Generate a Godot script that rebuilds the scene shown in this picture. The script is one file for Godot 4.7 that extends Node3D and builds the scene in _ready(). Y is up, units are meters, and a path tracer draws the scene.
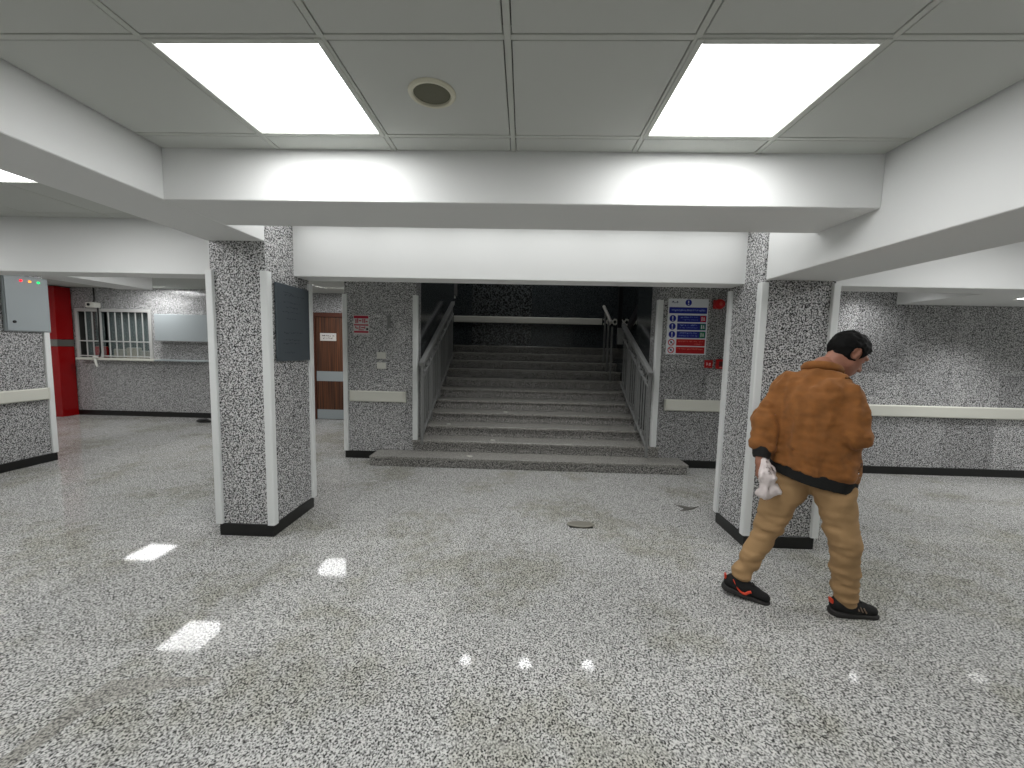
extends Node3D

const CEIL := 2.49
var rng := RandomNumberGenerator.new()
var box_cache := {}
var M := {}
var name_count := {}

# ---------------------------------------------------------------- helpers
func numbered(called: String) -> String:
	var k: int = name_count.get(called, 0)
	name_count[called] = k + 1
	return called if k == 0 else "%s_%03d" % [called, k]

func thing(called: String, label: String, category: String, at := Vector3.ZERO, group := "") -> Node3D:
	var o := Node3D.new()
	o.name = numbered(called)
	add_child(o)
	o.position = at
	o.set_meta("label", label)
	o.set_meta("category", category)
	if group != "":
		o.set_meta("group", group)
	return o

func setting(called: String, label := "") -> Node3D:
	var o := Node3D.new()
	o.name = called
	add_child(o)
	o.set_meta("kind", "structure")
	if label != "":
		o.set_meta("label", label)
	return o

func part(parent: Node3D, called: String, mesh: Mesh, mat: Material, at := Vector3.ZERO) -> MeshInstance3D:
	var o := MeshInstance3D.new()
	o.name = called
	o.mesh = mesh
	if mat != null:
		o.material_override = mat
	o.cast_shadow = GeometryInstance3D.SHADOW_CASTING_SETTING_ON
	parent.add_child(o, true)
	o.position = at
	return o

func tri_out(st: SurfaceTool, a: Vector3, b: Vector3, c: Vector3) -> void:
	# convex shapes about the origin: keep the face turned outward (front faces run clockwise)
	var n := (b - a).cross(c - a)
	if n.length() < 1e-12:
		return
	if n.dot(a + b + c) > 0.0:
		var t := b
		b = c
		c = t
		n = -n
	n = -n.normalized()
	for p in [a, b, c]:
		st.set_normal(n)
		st.add_vertex(p)

# box with chamfered edges, centred on the origin
func box(size: Vector3, bevel := 0.002) -> Mesh:
	var key := "%.4f %.4f %.4f %.4f" % [size.x, size.y, size.z, bevel]
	if box_cache.has(key):
		return box_cache[key]
	var h := size / 2.0
	var b := minf(bevel, minf(h.x, minf(h.y, h.z)) * 0.49)
	var st := SurfaceTool.new()
	st.begin(Mesh.PRIMITIVE_TRIANGLES)
	var v := func(s: Vector3, axis: int) -> Vector3:
		var p := h - Vector3(b, b, b)
		p[axis] = h[axis]
		return p * s
	var sg := [-1.0, 1.0]
	for a in 3:
		var u := (a + 1) % 3
		var w := (a + 2) % 3
		for sa in sg:
			var c := []
			for q in [[-1.0, -1.0], [1.0, -1.0], [1.0, 1.0], [-1.0, 1.0]]:
				var s := Vector3.ZERO
				s[a] = sa
				s[u] = q[0]
				s[w] = q[1]
				c.append(v.call(s, a))
			tri_out(st, c[0], c[1], c[2])
			tri_out(st, c[0], c[2], c[3])
			for su in sg:
				var e := []
				for sw in sg:
					var s := Vector3.ZERO
					s[a] = sa
					s[u] = su
					s[w] = sw
					e.append(v.call(s, a))
					e.append(v.call(s, u))
				tri_out(st, e[0], e[1], e[3])
				tri_out(st, e[0], e[3], e[2])
	for sx in sg:
		for sy in sg:
			for sz in sg:
				var s := Vector3(sx, sy, sz)
				tri_out(st, v.call(s, 0), v.call(s, 1), v.call(s, 2))
	var m := st.commit()
	box_cache[key] = m
	return m

# box given by two corners, in the parent's axes
func block(parent: Node3D, called: String, lo: Vector3, hi: Vector3, mat: Material, bevel := 0.002) -> MeshInstance3D:
	return part(parent, called, box(hi - lo, bevel), mat, (lo + hi) / 2.0)

# prism: polygon in x,z (any winding), from y0 to y1
func prism(poly: PackedVector2Array, y0: float, y1: float) -> Mesh:
	var st := SurfaceTool.new()
	st.begin(Mesh.PRIMITIVE_TRIANGLES)
	if Geometry2D.is_polygon_clockwise(poly):
		poly = poly.duplicate()
		poly.reverse()
	var n := poly.size()
	var idx := Geometry2D.triangulate_polygon(poly)
	for i in range(0, idx.size(), 3):
		var a := poly[idx[i]]
		var b := poly[idx[i + 1]]
		var c := poly[idx[i + 2]]
		if (b - a).cross(c - a) < 0.0:
			var t := b
			b = c
			c = t
		for p in [a, b, c]:
			st.set_normal(Vector3.UP)
			st.add_vertex(Vector3(p.x, y1, p.y))
		for p in [a, c, b]:
			st.set_normal(Vector3.DOWN)
			st.add_vertex(Vector3(p.x, y0, p.y))
	for i in n:
		var a := poly[i]
		var b := poly[(i + 1) % n]
		var d := (b - a).normalized()
		st.set_normal(Vector3(d.y, 0, -d.x))
		for p in [Vector3(a.x, y0, a.y), Vector3(b.x, y1, b.y), Vector3(a.x, y1, a.y), Vector3(a.x, y0, a.y), Vector3(b.x, y0, b.y), Vector3(b.x, y1, b.y)]:
			st.add_vertex(p)
	return st.commit()

# surface of revolution about y; profile of (radius, y)
func lathe(profile: Array, seg := 32) -> Mesh:
	var st := SurfaceTool.new()
	st.begin(Mesh.PRIMITIVE_TRIANGLES)
	for i in profile.size() - 1:
		var p: Vector2 = profile[i]
		var q: Vector2 = profile[i + 1]
		var t := (q - p).normalized()
		var nn := Vector2(t.y, -t.x)
		for k in seg:
			var a := TAU * k / seg
			var b := TAU * (k + 1) / seg
			var pa := Vector3(p.x * cos(a), p.y, p.x * sin(a))
			var pb := Vector3(p.x * cos(b), p.y, p.x * sin(b))
			var qa := Vector3(q.x * cos(a), q.y, q.x * sin(a))
			var qb := Vector3(q.x * cos(b), q.y, q.x * sin(b))
			var na := Vector3(nn.x * cos(a), nn.y, nn.x * sin(a))
			var nb := Vector3(nn.x * cos(b), nn.y, nn.x * sin(b))
			for w in [[pa, na], [pb, nb], [qb, nb], [pa, na], [qb, nb], [qa, na]]:
				st.set_normal(w[1])
				st.add_vertex(w[0])
	return st.commit()

# round tube along points
func tube(pts: Array, r, seg := 8) -> Mesh:
	var st := SurfaceTool.new()
	st.begin(Mesh.PRIMITIVE_TRIANGLES)
	var rings := []
	var norms := []
	var n := pts.size()
	var side := Vector3.ZERO
	for i in n:
		var t: Vector3 = (pts[mini(i + 1, n - 1)] - pts[maxi(i - 1, 0)]).normalized()
		if side == Vector3.ZERO:
			side = t.cross(Vector3.UP if absf(t.y) < 0.9 else Vector3.RIGHT).normalized()
		side = (side - t * side.dot(t)).normalized()
		var up := side.cross(t)
		var rr: float = r[i] if r is Array else r
		var ring := []
		var nr := []
		for k in seg:
			var a := TAU * k / seg
			var d := side * cos(a) + up * sin(a)
			ring.append(pts[i] + d * rr)
			nr.append(d)
		rings.append(ring)
		norms.append(nr)
	for i in n - 1:
		for k in seg:
			var k2 := (k + 1) % seg
			for w in [[i, k], [i, k2], [i + 1, k2], [i, k], [i + 1, k2], [i + 1, k]]:
				st.set_normal(norms[w[0]][w[1]])
				st.add_vertex(rings[w[0]][w[1]])
	for e in [0, n - 1]:
		var t2: Vector3 = (pts[1] - pts[0]).normalized() * (-1.0 if e == 0 else 1.0)
		if e == n - 1:
			t2 = (pts[n - 1] - pts[n - 2]).normalized()
		for k in seg:
			var k2 := (k + 1) % seg
			var tri := [pts[e], rings[e][k2], rings[e][k]] if e == 0 else [pts[e], rings[e][k], rings[e][k2]]
			for p in tri:
				st.set_normal(t2)
				st.add_vertex(p)
	return st.commit()

# upright rectangle facing +z with a full set of UVs, centred
func sheet(w: float, h: float) -> Mesh:
	var st := SurfaceTool.new()
	st.begin(Mesh.PRIMITIVE_TRIANGLES)
	var c := [Vector3(-w / 2, -h / 2, 0), Vector3(-w / 2, h / 2, 0), Vector3(w / 2, h / 2, 0), Vector3(w / 2, -h / 2, 0)]
	var uv := [Vector2(0, 1), Vector2(0, 0), Vector2(1, 0), Vector2(1, 1)]
	for i in [0, 1, 2, 0, 2, 3]:
		st.set_normal(Vector3(0, 0, 1))
		st.set_uv(uv[i])
		st.add_vertex(c[i])
	return st.commit()

# ---------------------------------------------------------------- materials
func mat(called: String, color: Color, rough := 0.6, metal := 0.0, spec := 0.5) -> StandardMaterial3D:
	var m := StandardMaterial3D.new()
	m.resource_name = called
	m.albedo_color = color
	m.roughness = rough
	m.metallic = metal
	m.metallic_specular = spec
	M[called] = m
	return m

func glow(called: String, color: Color, energy: float) -> StandardMaterial3D:
	var m := mat(called, color, 0.5)
	m.emission_enabled = true
	m.emission = color
	m.emission_energy_multiplier = energy
	return m

func noise(type: int, freq: float, sd: int, oct := 1) -> FastNoiseLite:
	var n := FastNoiseLite.new()
	n.noise_type = type
	n.frequency = freq
	n.seed = sd
	n.fractal_type = FastNoiseLite.FRACTAL_NONE if oct == 1 else FastNoiseLite.FRACTAL_FBM
	n.fractal_octaves = oct
	return n

# speckled stone: crystals of a few tones; tones are [upper limit 0..1, grey 0..255]
func granite_image(side: int, cell: float, sd: int, tones: Array) -> ImageTexture:
	var n := noise(FastNoiseLite.TYPE_CELLULAR, 1.0 / cell, sd)
	n.cellular_return_type = FastNoiseLite.RETURN_CELL_VALUE
	n.cellular_jitter = 1.0
	n.domain_warp_enabled = true
	n.domain_warp_amplitude = cell * 0.9
	n.domain_warp_frequency = 0.7 / cell
	n.domain_warp_fractal_type = FastNoiseLite.DOMAIN_WARP_FRACTAL_NONE
	var a := n.get_seamless_image(side, side, false, false, 0.06, true)
	var n2 := noise(FastNoiseLite.TYPE_SIMPLEX_SMOOTH, 0.45 / cell, sd + 7)
	var b := n2.get_seamless_image(side, side, false, false, 0.06, true)
	a.convert(Image.FORMAT_L8)
	b.convert(Image.FORMAT_L8)
	var da := a.get_data()
	var db := b.get_data()
	var lut := PackedByteArray()
	lut.resize(512)
	for i in 512:
		var v := i / 511.0
		var g: float = tones[tones.size() - 1][1]
		for t in tones:
			if v < t[0]:
				g = t[1]
				break
		lut[i] = int(g)
	for i in da.size():
		var k := da[i] + db[i]
		da[i] = lut[k]
	var out := Image.create_from_data(side, side, false, Image.FORMAT_L8, da)
	out.convert(Image.FORMAT_RGB8)
	return ImageTexture.create_from_image(out)

func granite(called: String, tex: Texture2D, span: float, tint: Color, rough: float, offset := Vector3.ZERO) -> StandardMaterial3D:
	var m := mat(called, tint, rough)
	m.albedo_texture = tex
	m.uv1_triplanar = true
	m.uv1_world_triplanar = true
	m.uv1_triplanar_sharpness = 8.0
	m.uv1_scale = Vector3.ONE / span
	m.uv1_offset = offset
	return m

func print_mat(called: String, img: Image, rough := 0.4) -> StandardMaterial3D:
	var m := mat(called, Color.WHITE, rough)
	m.albedo_texture = ImageTexture.create_from_image(img)
	m.texture_repeat = false
	return m

func disc(img: Image, cx: float, cy: float, r: float, c: Color) -> void:
	for y in range(int(cy - r), int(cy + r) + 1):
		for x in range(int(cx - r), int(cx + r) + 1):
			if Vector2(x - cx, y - cy).length() <= r and x >= 0 and y >= 0 and x < img.get_width() and y < img.get_height():
				img.set_pixel(x, y, c)

# ---------------------------------------------------------------- distance fields for rounded bodies
class Field:
	var lo: Vector3
	var h: float
	var nx: int
	var ny: int
	var nz: int
	var d: PackedFloat32Array

	func _init(l: Vector3, hi: Vector3, cell: float) -> void:
		lo = l
		h = cell
		nx = int(ceil((hi.x - l.x) / cell)) + 1
		ny = int(ceil((hi.y - l.y) / cell)) + 1
		nz = int(ceil((hi.z - l.z) / cell)) + 1
		d.resize(nx * ny * nz)
		d.fill(0.2)

	# tapered capsule from a to b, its section squeezed along the unit axis q by the factor s; k is the width of the blend (negative carves)
	func cap(a: Vector3, b: Vector3, ra: float, rb: float, k := 0.02, q := Vector3.ZERO, s := 1.0) -> void:
		var carve := k < 0.0
		k = absf(k)
		var m := maxf(ra, rb) + k + 3.0 * h
		var i0 := maxi(0, int((minf(a.x, b.x) - m - lo.x) / h))
		var i1 := mini(nx - 1, int((maxf(a.x, b.x) + m - lo.x) / h) + 1)
		var j0 := maxi(0, int((minf(a.y, b.y) - m - lo.y) / h))
		var j1 := mini(ny - 1, int((maxf(a.y, b.y) + m - lo.y) / h) + 1)
		var k0 := maxi(0, int((minf(a.z, b.z) - m - lo.z) / h))
		var k1 := mini(nz - 1, int((maxf(a.z, b.z) + m - lo.z) / h) + 1)
		var ab := b - a
		var l2 := maxf(ab.length_squared(), 1e-9)
		var squeezed := s != 1.0
		for kz in range(k0, k1 + 1):
			for j in range(j0, j1 + 1):
				var at := (kz * ny + j) * nx
				for i in range(i0, i1 + 1):
					var p := Vector3(lo.x + i * h, lo.y + j * h, lo.z + kz * h) - a
					var t := clampf(p.dot(ab) / l2, 0.0, 1.0)
					var v := p - ab * t
					if squeezed:
						v += q * (v.dot(q) * (1.0 / s - 1.0))
					var e := v.length() - (ra + (rb - ra) * t)
					var o := d[at + i]
					if carve:
						e = -e
						var g := maxf(k - absf(o - e), 0.0) / k
						d[at + i] = maxf(o, e) + g * g * k * 0.25
					else:
						var g := maxf(k - absf(o - e), 0.0) / k
						d[at + i] = minf(o, e) - g * g * k * 0.25

	# ellipsoid with half-axes r along the columns of bs
	func egg(c: Vector3, r: Vector3, bs: Basis, k := 0.02) -> void:
		var big := maxf(r.x, maxf(r.y, r.z))
		var m := big + k + 3.0 * h
		var i0 := maxi(0, int((c.x - m - lo.x) / h))
		var i1 := mini(nx - 1, int((c.x + m - lo.x) / h) + 1)
		var j0 := maxi(0, int((c.y - m - lo.y) / h))
		var j1 := mini(ny - 1, int((c.y + m - lo.y) / h) + 1)
		var k0 := maxi(0, int((c.z - m - lo.z) / h))
		var k1 := mini(nz - 1, int((c.z + m - lo.z) / h) + 1)
		var inv := bs.transposed()
		for kz in range(k0, k1 + 1):
			for j in range(j0, j1 + 1):
				var at := (kz * ny + j) * nx
				for i in range(i0, i1 + 1):
					var p := inv * (Vector3(lo.x + i * h, lo.y + j * h, lo.z + kz * h) - c)
					var f := (p / r).length()
					var g := (p / (r * r)).length()
					var e := f * (f - 1.0) / maxf(g, 1e-6) if f > 0.05 else -minf(r.x, minf(r.y, r.z))
					var o := d[at + i]
					var w := maxf(k - absf(o - e), 0.0) / k
					d[at + i] = minf(o, e) - w * w * k * 0.25

	# keeps the side of the plane that n points away from
	func cut(p0: Vector3, n: Vector3) -> void:
		for kz in nz:
			for j in ny:
				var at := (kz * ny + j) * nx
				for i in nx:
					var e := (Vector3(lo.x + i * h, lo.y + j * h, lo.z + kz * h) - p0).dot(n)
					if e > d[at + i]:
						d[at + i] = e

	# cloth folds: adds amp times noise at points near the surface, the noise read at stretched positions
	func ruffle(n: FastNoiseLite, amp: float, stretch: Vector3, y0 := -99.0, y1 := 99.0) -> void:
		for kz in nz:
			for j in ny:
				var y := lo.y + j * h
				if y < y0 or y > y1:
					continue
				var at := (kz * ny + j) * nx
				for i in nx:
					var o := d[at + i]
					if absf(o) < 0.04:
						d[at + i] = o + amp * n.get_noise_3d((lo.x + i * h) * stretch.x, y * stretch.y, (lo.z + kz * h) * stretch.z)

	func value(p: Vector3) -> float:
		var g := (p - lo) / h
		var i := clampi(int(g.x), 0, nx - 1)
		var j := clampi(int(g.y), 0, ny - 1)
		var k := clampi(int(g.z), 0, nz - 1)
		return d[(k * ny + j) * nx + i]

	# surface nets: one vertex in each crossed cell, one quad round each crossed edge
	func mesh_into(m: ArrayMesh, offset := Vector3.ZERO) -> void:
		var verts := PackedVector3Array()
		var index := PackedInt32Array()
		var id := PackedInt32Array()
		id.resize(d.size())
		id.fill(-1)
		var sy := nx
		var sz := nx * ny
		var corner := [0, 1, sy, sy + 1, sz, sz + 1, sz + sy, sz + sy + 1]
		var ends := [0, 1, 2, 3, 4, 5, 6, 7, 0, 2, 1, 3, 4, 6, 5, 7, 0, 4, 1, 5, 2, 6, 3, 7]
		var reach := 2.0 * h
		for kz in nz - 1:
			for j in ny - 1:
				var at0 := (kz * ny + j) * nx
				for i in nx - 1:
					var at := at0 + i
					if absf(d[at]) > reach:
						continue
					var neg := 0
					for c in corner:
						if d[at + c] < 0.0:
							neg += 1
					if neg == 0 or neg == 8:
						continue
					var sum := Vector3.ZERO
					var cnt := 0
					for e in range(0, 24, 2):
						var ca: int = ends[e]
						var cb: int = ends[e + 1]
						var va := d[at + corner[ca]]
						var vb := d[at + corner[cb]]
						if (va < 0.0) != (vb < 0.0):
							var t := va / (va - vb)
							sum += Vector3(ca & 1, (ca >> 1) & 1, ca >> 2).lerp(Vector3(cb & 1, (cb >> 1) & 1, cb >> 2), t)
							cnt += 1
					id[at] = verts.size()
					verts.append(lo + (Vector3(i, j, kz) + sum / cnt) * h + offset)
		for kz in range(1, nz - 1):
			for j in range(1, ny - 1):
				var at0 := (kz * ny + j) * nx
				for i in range(1, nx - 1):
					var at := at0 + i
					if id[at] < 0:
						continue
					var s0 := d[at] < 0.0
					for axis in 3:
						var step: int = [1, sy, sz][axis]
						if (d[at + step] < 0.0) == s0:
							continue
						var u: int = [sy, sz, 1][axis]
						var w: int = [sz, 1, sy][axis]
						var q := [id[at], id[at - u], id[at - u - w], id[at - w]]
						if q[0] < 0 or q[1] < 0 or q[2] < 0 or q[3] < 0:
							continue
						if s0:
							index.append_array(PackedInt32Array([q[0], q[2], q[1], q[0], q[3], q[2]]))
						else:
							index.append_array(PackedInt32Array([q[0], q[1], q[2], q[0], q[2], q[3]]))
		var norms := PackedVector3Array()
		norms.resize(verts.size())
		for t in range(0, index.size(), 3):
			var a := index[t]
			var b := index[t + 1]
			var c := index[t + 2]
			var n := (verts[c] - verts[a]).cross(verts[b] - verts[a])
			norms[a] += n
			norms[b] += n
			norms[c] += n
		for v in norms.size():
			norms[v] = norms[v].normalized()
		var arr := []
		arr.resize(Mesh.ARRAY_MAX)
		arr[Mesh.ARRAY_VERTEX] = verts
		arr[Mesh.ARRAY_NORMAL] = norms
		arr[Mesh.ARRAY_INDEX] = index
		m.add_surface_from_arrays(Mesh.PRIMITIVE_TRIANGLES, arr)

# ---------------------------------------------------------------- the scene
func _ready() -> void:
	rng.seed = 20240611
	camera_and_air()
	materials()
	build_floor()
	build_ceiling()
	build_columns()
	build_walls()
	build_stairs()
	build_fittings()
	build_signs()
	build_person()

const PANEL_GLOW := 4.0
const PANEL_LIGHT := 0.62

func camera_and_air() -> void:
	var cam := Camera3D.new()
	cam.name = "camera"
	add_child(cam)
	cam.transform = Transform3D(Basis(Vector3(0.999288, 0.022251, -0.030458), Vector3(-0.024845, 0.995847, -0.087589), Vector3(0.028383, 0.088283, 0.995691)), Vector3(0, 1.5, 0))
	cam.fov = rad_to_deg(2.0 * atan(384.0 / 402.134))
	cam.near = 0.05
	cam.current = true
	var we := WorldEnvironment.new()
	we.name = "air"
	var env := Environment.new()
	env.background_mode = Environment.BG_COLOR
	env.background_color = Color(0, 0, 0)
	env.tonemap_mode = Environment.TONE_MAPPER_LINEAR
	env.tonemap_exposure = 1.5
	env.sdfgi_enabled = true
	env.ssao_enabled = true
	env.ssil_enabled = true
	we.environment = env
	add_child(we)

func materials() -> void:
	var tones := [[0.25, 66.0], [0.35, 110.0], [0.47, 148.0], [0.61, 180.0], [1.0, 212.0]]
	var ft := granite_image(2048, 7.5, 11, tones)
	var wt := granite_image(1024, 8.0, 23, [[0.30, 50.0], [0.40, 98.0], [0.51, 148.0], [0.62, 188.0], [1.0, 220.0]])
	# grime trodden into the floor: soft brownish patches and scuffs, seen over the stone
	var gs := 1024
	var big := noise(FastNoiseLite.TYPE_SIMPLEX_SMOOTH, 0.011, 5, 4).get_seamless_image(gs, gs, false, false, 0.1, true)
	var fine := noise(FastNoiseLite.TYPE_SIMPLEX, 0.06, 9, 3).get_seamless_image(gs, gs, false, false, 0.1, true)
	big.convert(Image.FORMAT_L8)
	fine.convert(Image.FORMAT_L8)
	var bd := big.get_data()
	var fd := fine.get_data()
	var rgb := PackedByteArray()
	rgb.resize(gs * gs * 3)
	for i in gs * gs:
		var g := smoothstep(0.42, 0.85, (bd[i] * 0.72 + fd[i] * 0.28) / 255.0)
		rgb[i * 3] = int(255.0 - 26.0 * g)
		rgb[i * 3 + 1] = int(255.0 - 27.0 * g)
		rgb[i * 3 + 2] = int(255.0 - 36.0 * g)
	var grime := ImageTexture.create_from_image(Image.create_from_data(gs, gs, false, Image.FORMAT_RGB8, rgb))
	for k in 4:
		var t: float = [1.0, 0.975, 0.955, 0.985][k]
		var m := granite("floor_granite_%d" % k, ft, 1.55, Color(t, t, t * 0.985), 0.045, Vector3(0.31 * k, 0.17 * k, 0.43 * k))
		m.metallic_specular = 0.18
		m.detail_enabled = true
		m.detail_blend_mode = BaseMaterial3D.BLEND_MODE_MUL
		m.detail_albedo = grime
		m.detail_uv_layer = BaseMaterial3D.DETAIL_UV_2
		m.uv2_triplanar = true
		m.uv2_world_triplanar = true
		m.uv2_scale = Vector3.ONE / 11.0
		m.uv2_offset = Vector3(0.21, 0.0, 0.37)
	for k in 4:
		var t: float = [1.0, 0.93, 0.86, 0.97][k]
		granite("wall_granite_%d" % k, wt, 0.9, Color(t, t, t), 0.16, Vector3(0.37 * k, 0.23 * k, 0.11 * k))
	granite("stair_granite", wt, 0.92, Color(0.80, 0.79, 0.77), 0.4)
	granite("stair_tread", ft, 1.55, Color(0.84, 0.83, 0.80), 0.35, Vector3(0.4, 0.2, 0.7))
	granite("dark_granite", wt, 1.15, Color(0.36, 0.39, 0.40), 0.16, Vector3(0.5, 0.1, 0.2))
	mat("black_stone", Color(0.075, 0.078, 0.075), 0.3)
	mat("joint", Color(0.30, 0.30, 0.29), 0.9)
	mat("plaster", Color(0.88, 0.885, 0.88), 0.85)
	mat("ceiling_board", Color(0.755, 0.765, 0.745), 0.9)
	mat("grid_metal", Color(0.75, 0.76, 0.735), 0.7)
	mat("guard_white", Color(0.89, 0.90, 0.895), 0.35)
	mat("rail_white", Color(0.83, 0.83, 0.79), 0.4)
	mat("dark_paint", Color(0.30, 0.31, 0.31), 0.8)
	glow("panel_light", Color(1.0, 1.0, 1.0), PANEL_GLOW)
	glow("spot_light", Color(1.0, 1.0, 1.0), 5.0)
	mat("bar_paint", Color(0.72, 0.72, 0.71), 0.5)
	granite("coarse_dark", wt, 3.2, Color(0.42, 0.44, 0.44), 0.2)
	mat("steel", Color(0.60, 0.60, 0.58), 0.35, 0.85)
	mat("iron_grey", Color(0.50, 0.505, 0.50), 0.5, 0.1)
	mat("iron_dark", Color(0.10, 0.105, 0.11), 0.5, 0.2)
	mat("sheet_grey", Color(0.62, 0.65, 0.66), 0.45, 0.1)
	mat("red_gloss", Color(0.60, 0.012, 0.03), 0.25)
	mat("red_plastic", Color(0.70, 0.03, 0.05), 0.3)
	mat("white_plastic", Color(0.86, 0.86, 0.83), 0.35)
	mat("black_plastic", Color(0.03, 0.03, 0.032), 0.4)

func build_floor() -> void:
	var f := setting("floor", "polished speckled grey granite floor slabs, trodden and scuffed")
	block(f, "floor_base", Vector3(-11.3, -0.30, -8.4), Vector3(10.3, -0.035, 4.3), M.joint, 0.0)
	var x := -11.2
	var row := 0
	var s := 1.2
	var gap := 0.0005
	var z := 4.2
	while z > -8.2:
		x = -11.2 + (0.02 if row % 2 == 0 else 0.02)
		while x < 10.2:
			var hi_x := minf(x + s, 10.2)
			var lo_z := maxf(z - s, -8.3)
			block(f, "floor_slab", Vector3(x + gap, -0.035, lo_z + gap), Vector3(hi_x - gap, 0.0, z - gap), M["floor_granite_%d" % rng.randi_range(0, 3)], 0.0)
			x += s
		z -= s
		row += 1
	floor_marks(f)

func floor_marks(f: Node3D) -> void:
	# dirt trodden along a seam near the camera, and a crack
	var dirt := granite("dirty_granite", M.floor_granite_0.albedo_texture, 1.55, Color(0.80, 0.79, 0.75), 0.4)
	var a := PackedVector2Array([Vector2(-1.86, -0.95), Vector2(-1.78, -0.95), Vector2(-1.755, -1.25), Vector2(-1.73, -1.45), Vector2(-1.60, -1.56), Vector2(-1.35, -1.60), Vector2(-1.36, -1.64), Vector2(-1.62, -1.63), Vector2(-1.79, -1.60), Vector2(-1.82, -1.40), Vector2(-1.835, -1.2)])
	part(f, "dirt_streak", prism(a, 0.0, 0.0006), dirt)
	var b := PackedVector2Array([Vector2(-0.15, -1.436), Vector2(-0.09, -1.452), Vector2(-0.04, -1.480), Vector2(0.03, -1.507), Vector2(0.12, -1.545), Vector2(0.03, -1.513), Vector2(-0.045, -1.488), Vector2(-0.095, -1.459)])
	part(f, "crack", prism(b, 0.0, 0.0006), dirt)

func light_panel(x: float, z: float, label: String, y := CEIL, power := 1.0) -> void:
	var t := thing("ceiling_light", label, "ceiling light", Vector3(x, y, z), "square recessed ceiling panels")
	var fr := 0.302
	var ap := 0.279
	for q in [[-1, 0], [1, 0], [0, -1], [0, 1]]:
		var lo := Vector3(-fr, -0.004, -fr)
		var hi := Vector3(fr, 0.012, fr)
		if q[0] == -1:
			hi.x = -ap
		elif q[0] == 1:
			lo.x = ap
		elif q[1] == -1:
			hi.z = -ap
			lo.x = -ap
			hi.x = ap
		else:
			lo.z = ap
			lo.x = -ap
			hi.x = ap
		block(t, "frame", lo, hi, M.grid_metal, 0.002)
	block(t, "diffuser", Vector3(-ap, 0.004, -ap), Vector3(ap, 0.012, ap), M.panel_light, 0.0)
	var a := AreaLight3D.new()
	a.name = "panel_lamp"
	t.add_child(a)
	a.position = Vector3(0, -0.002, 0)
	a.rotation_degrees = Vector3(-90, 0, 0)
	a.area_size = Vector2(ap * 2.0, ap * 2.0)
	a.light_energy = PANEL_LIGHT * power
	a.light_color = Color(1.0, 1.0, 1.0)
	a.area_range = 14.0
	a.area_attenuation = 2.0
	a.shadow_enabled = true

func downlight(x: float, z: float, y: float, label: String, energy := 0.65) -> void:
	var t := thing("downlight", label, "ceiling light", Vector3(x, y, z), "small round downlights near the stairs")
	part(t, "rim", lathe([Vector2(0.11, 0.0), Vector2(0.11, -0.006), Vector2(0.096, -0.008), Vector2(0.088, -0.002)], 28), M.white_plastic)
	part(t, "lamp_disc", lathe([Vector2(0.09, -0.001), Vector2(0.0, -0.001)], 28), M.spot_light)
	var s := SpotLight3D.new()
	s.name = "spot_lamp"
	t.add_child(s)
	s.position = Vector3(0, -0.012, 0)
	s.rotation_degrees = Vector3(-90, 0, 0)
	s.spot_angle = 62.0
	s.spot_angle_attenuation = 0.8
	s.spot_range = 12.0
	s.light_size = 0.08
	s.light_energy = energy
	s.shadow_enabled = true

# suspended ceiling of one bay: grid bars and lay-in tiles between the given grid lines
func tile_bay(c: Node3D, xs: Array, zs: Array, skip: Array) -> void:
	var y := CEIL
	var bw := 0.011
	for i in range(1, xs.size() - 1):
		block(c, "grid_bar", Vector3(xs[i] - bw, y, zs[0]), Vector3(xs[i] + bw, y + 0.03, zs[zs.size() - 1]), M.grid_metal, 0.001)
	for j in range(1, zs.size() - 1):
		for i in xs.size() - 1:
			block(c, "grid_bar", Vector3(xs[i] + bw, y + 0.0005, zs[j] - bw), Vector3(xs[i + 1] - bw, y + 0.03, zs[j] + bw), M.grid_metal, 0.001)
	for i in xs.size() - 1:
		for j in zs.size() - 1:
			var mid := Vector2((xs[i] + xs[i + 1]) / 2.0, (zs[j] + zs[j + 1]) / 2.0)
			var lit := false
			for s in skip:
				if mid.distance_to(s) < 0.12:
					lit = true
			if lit:
				continue
			var g := bw + 0.004
			block(c, "ceiling_tile", Vector3(xs[i] + g, y + 0.001, zs[j] + g), Vector3(xs[i + 1] - g, y + 0.02, zs[j + 1] - g), M.ceiling_board, 0.0015)

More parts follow.
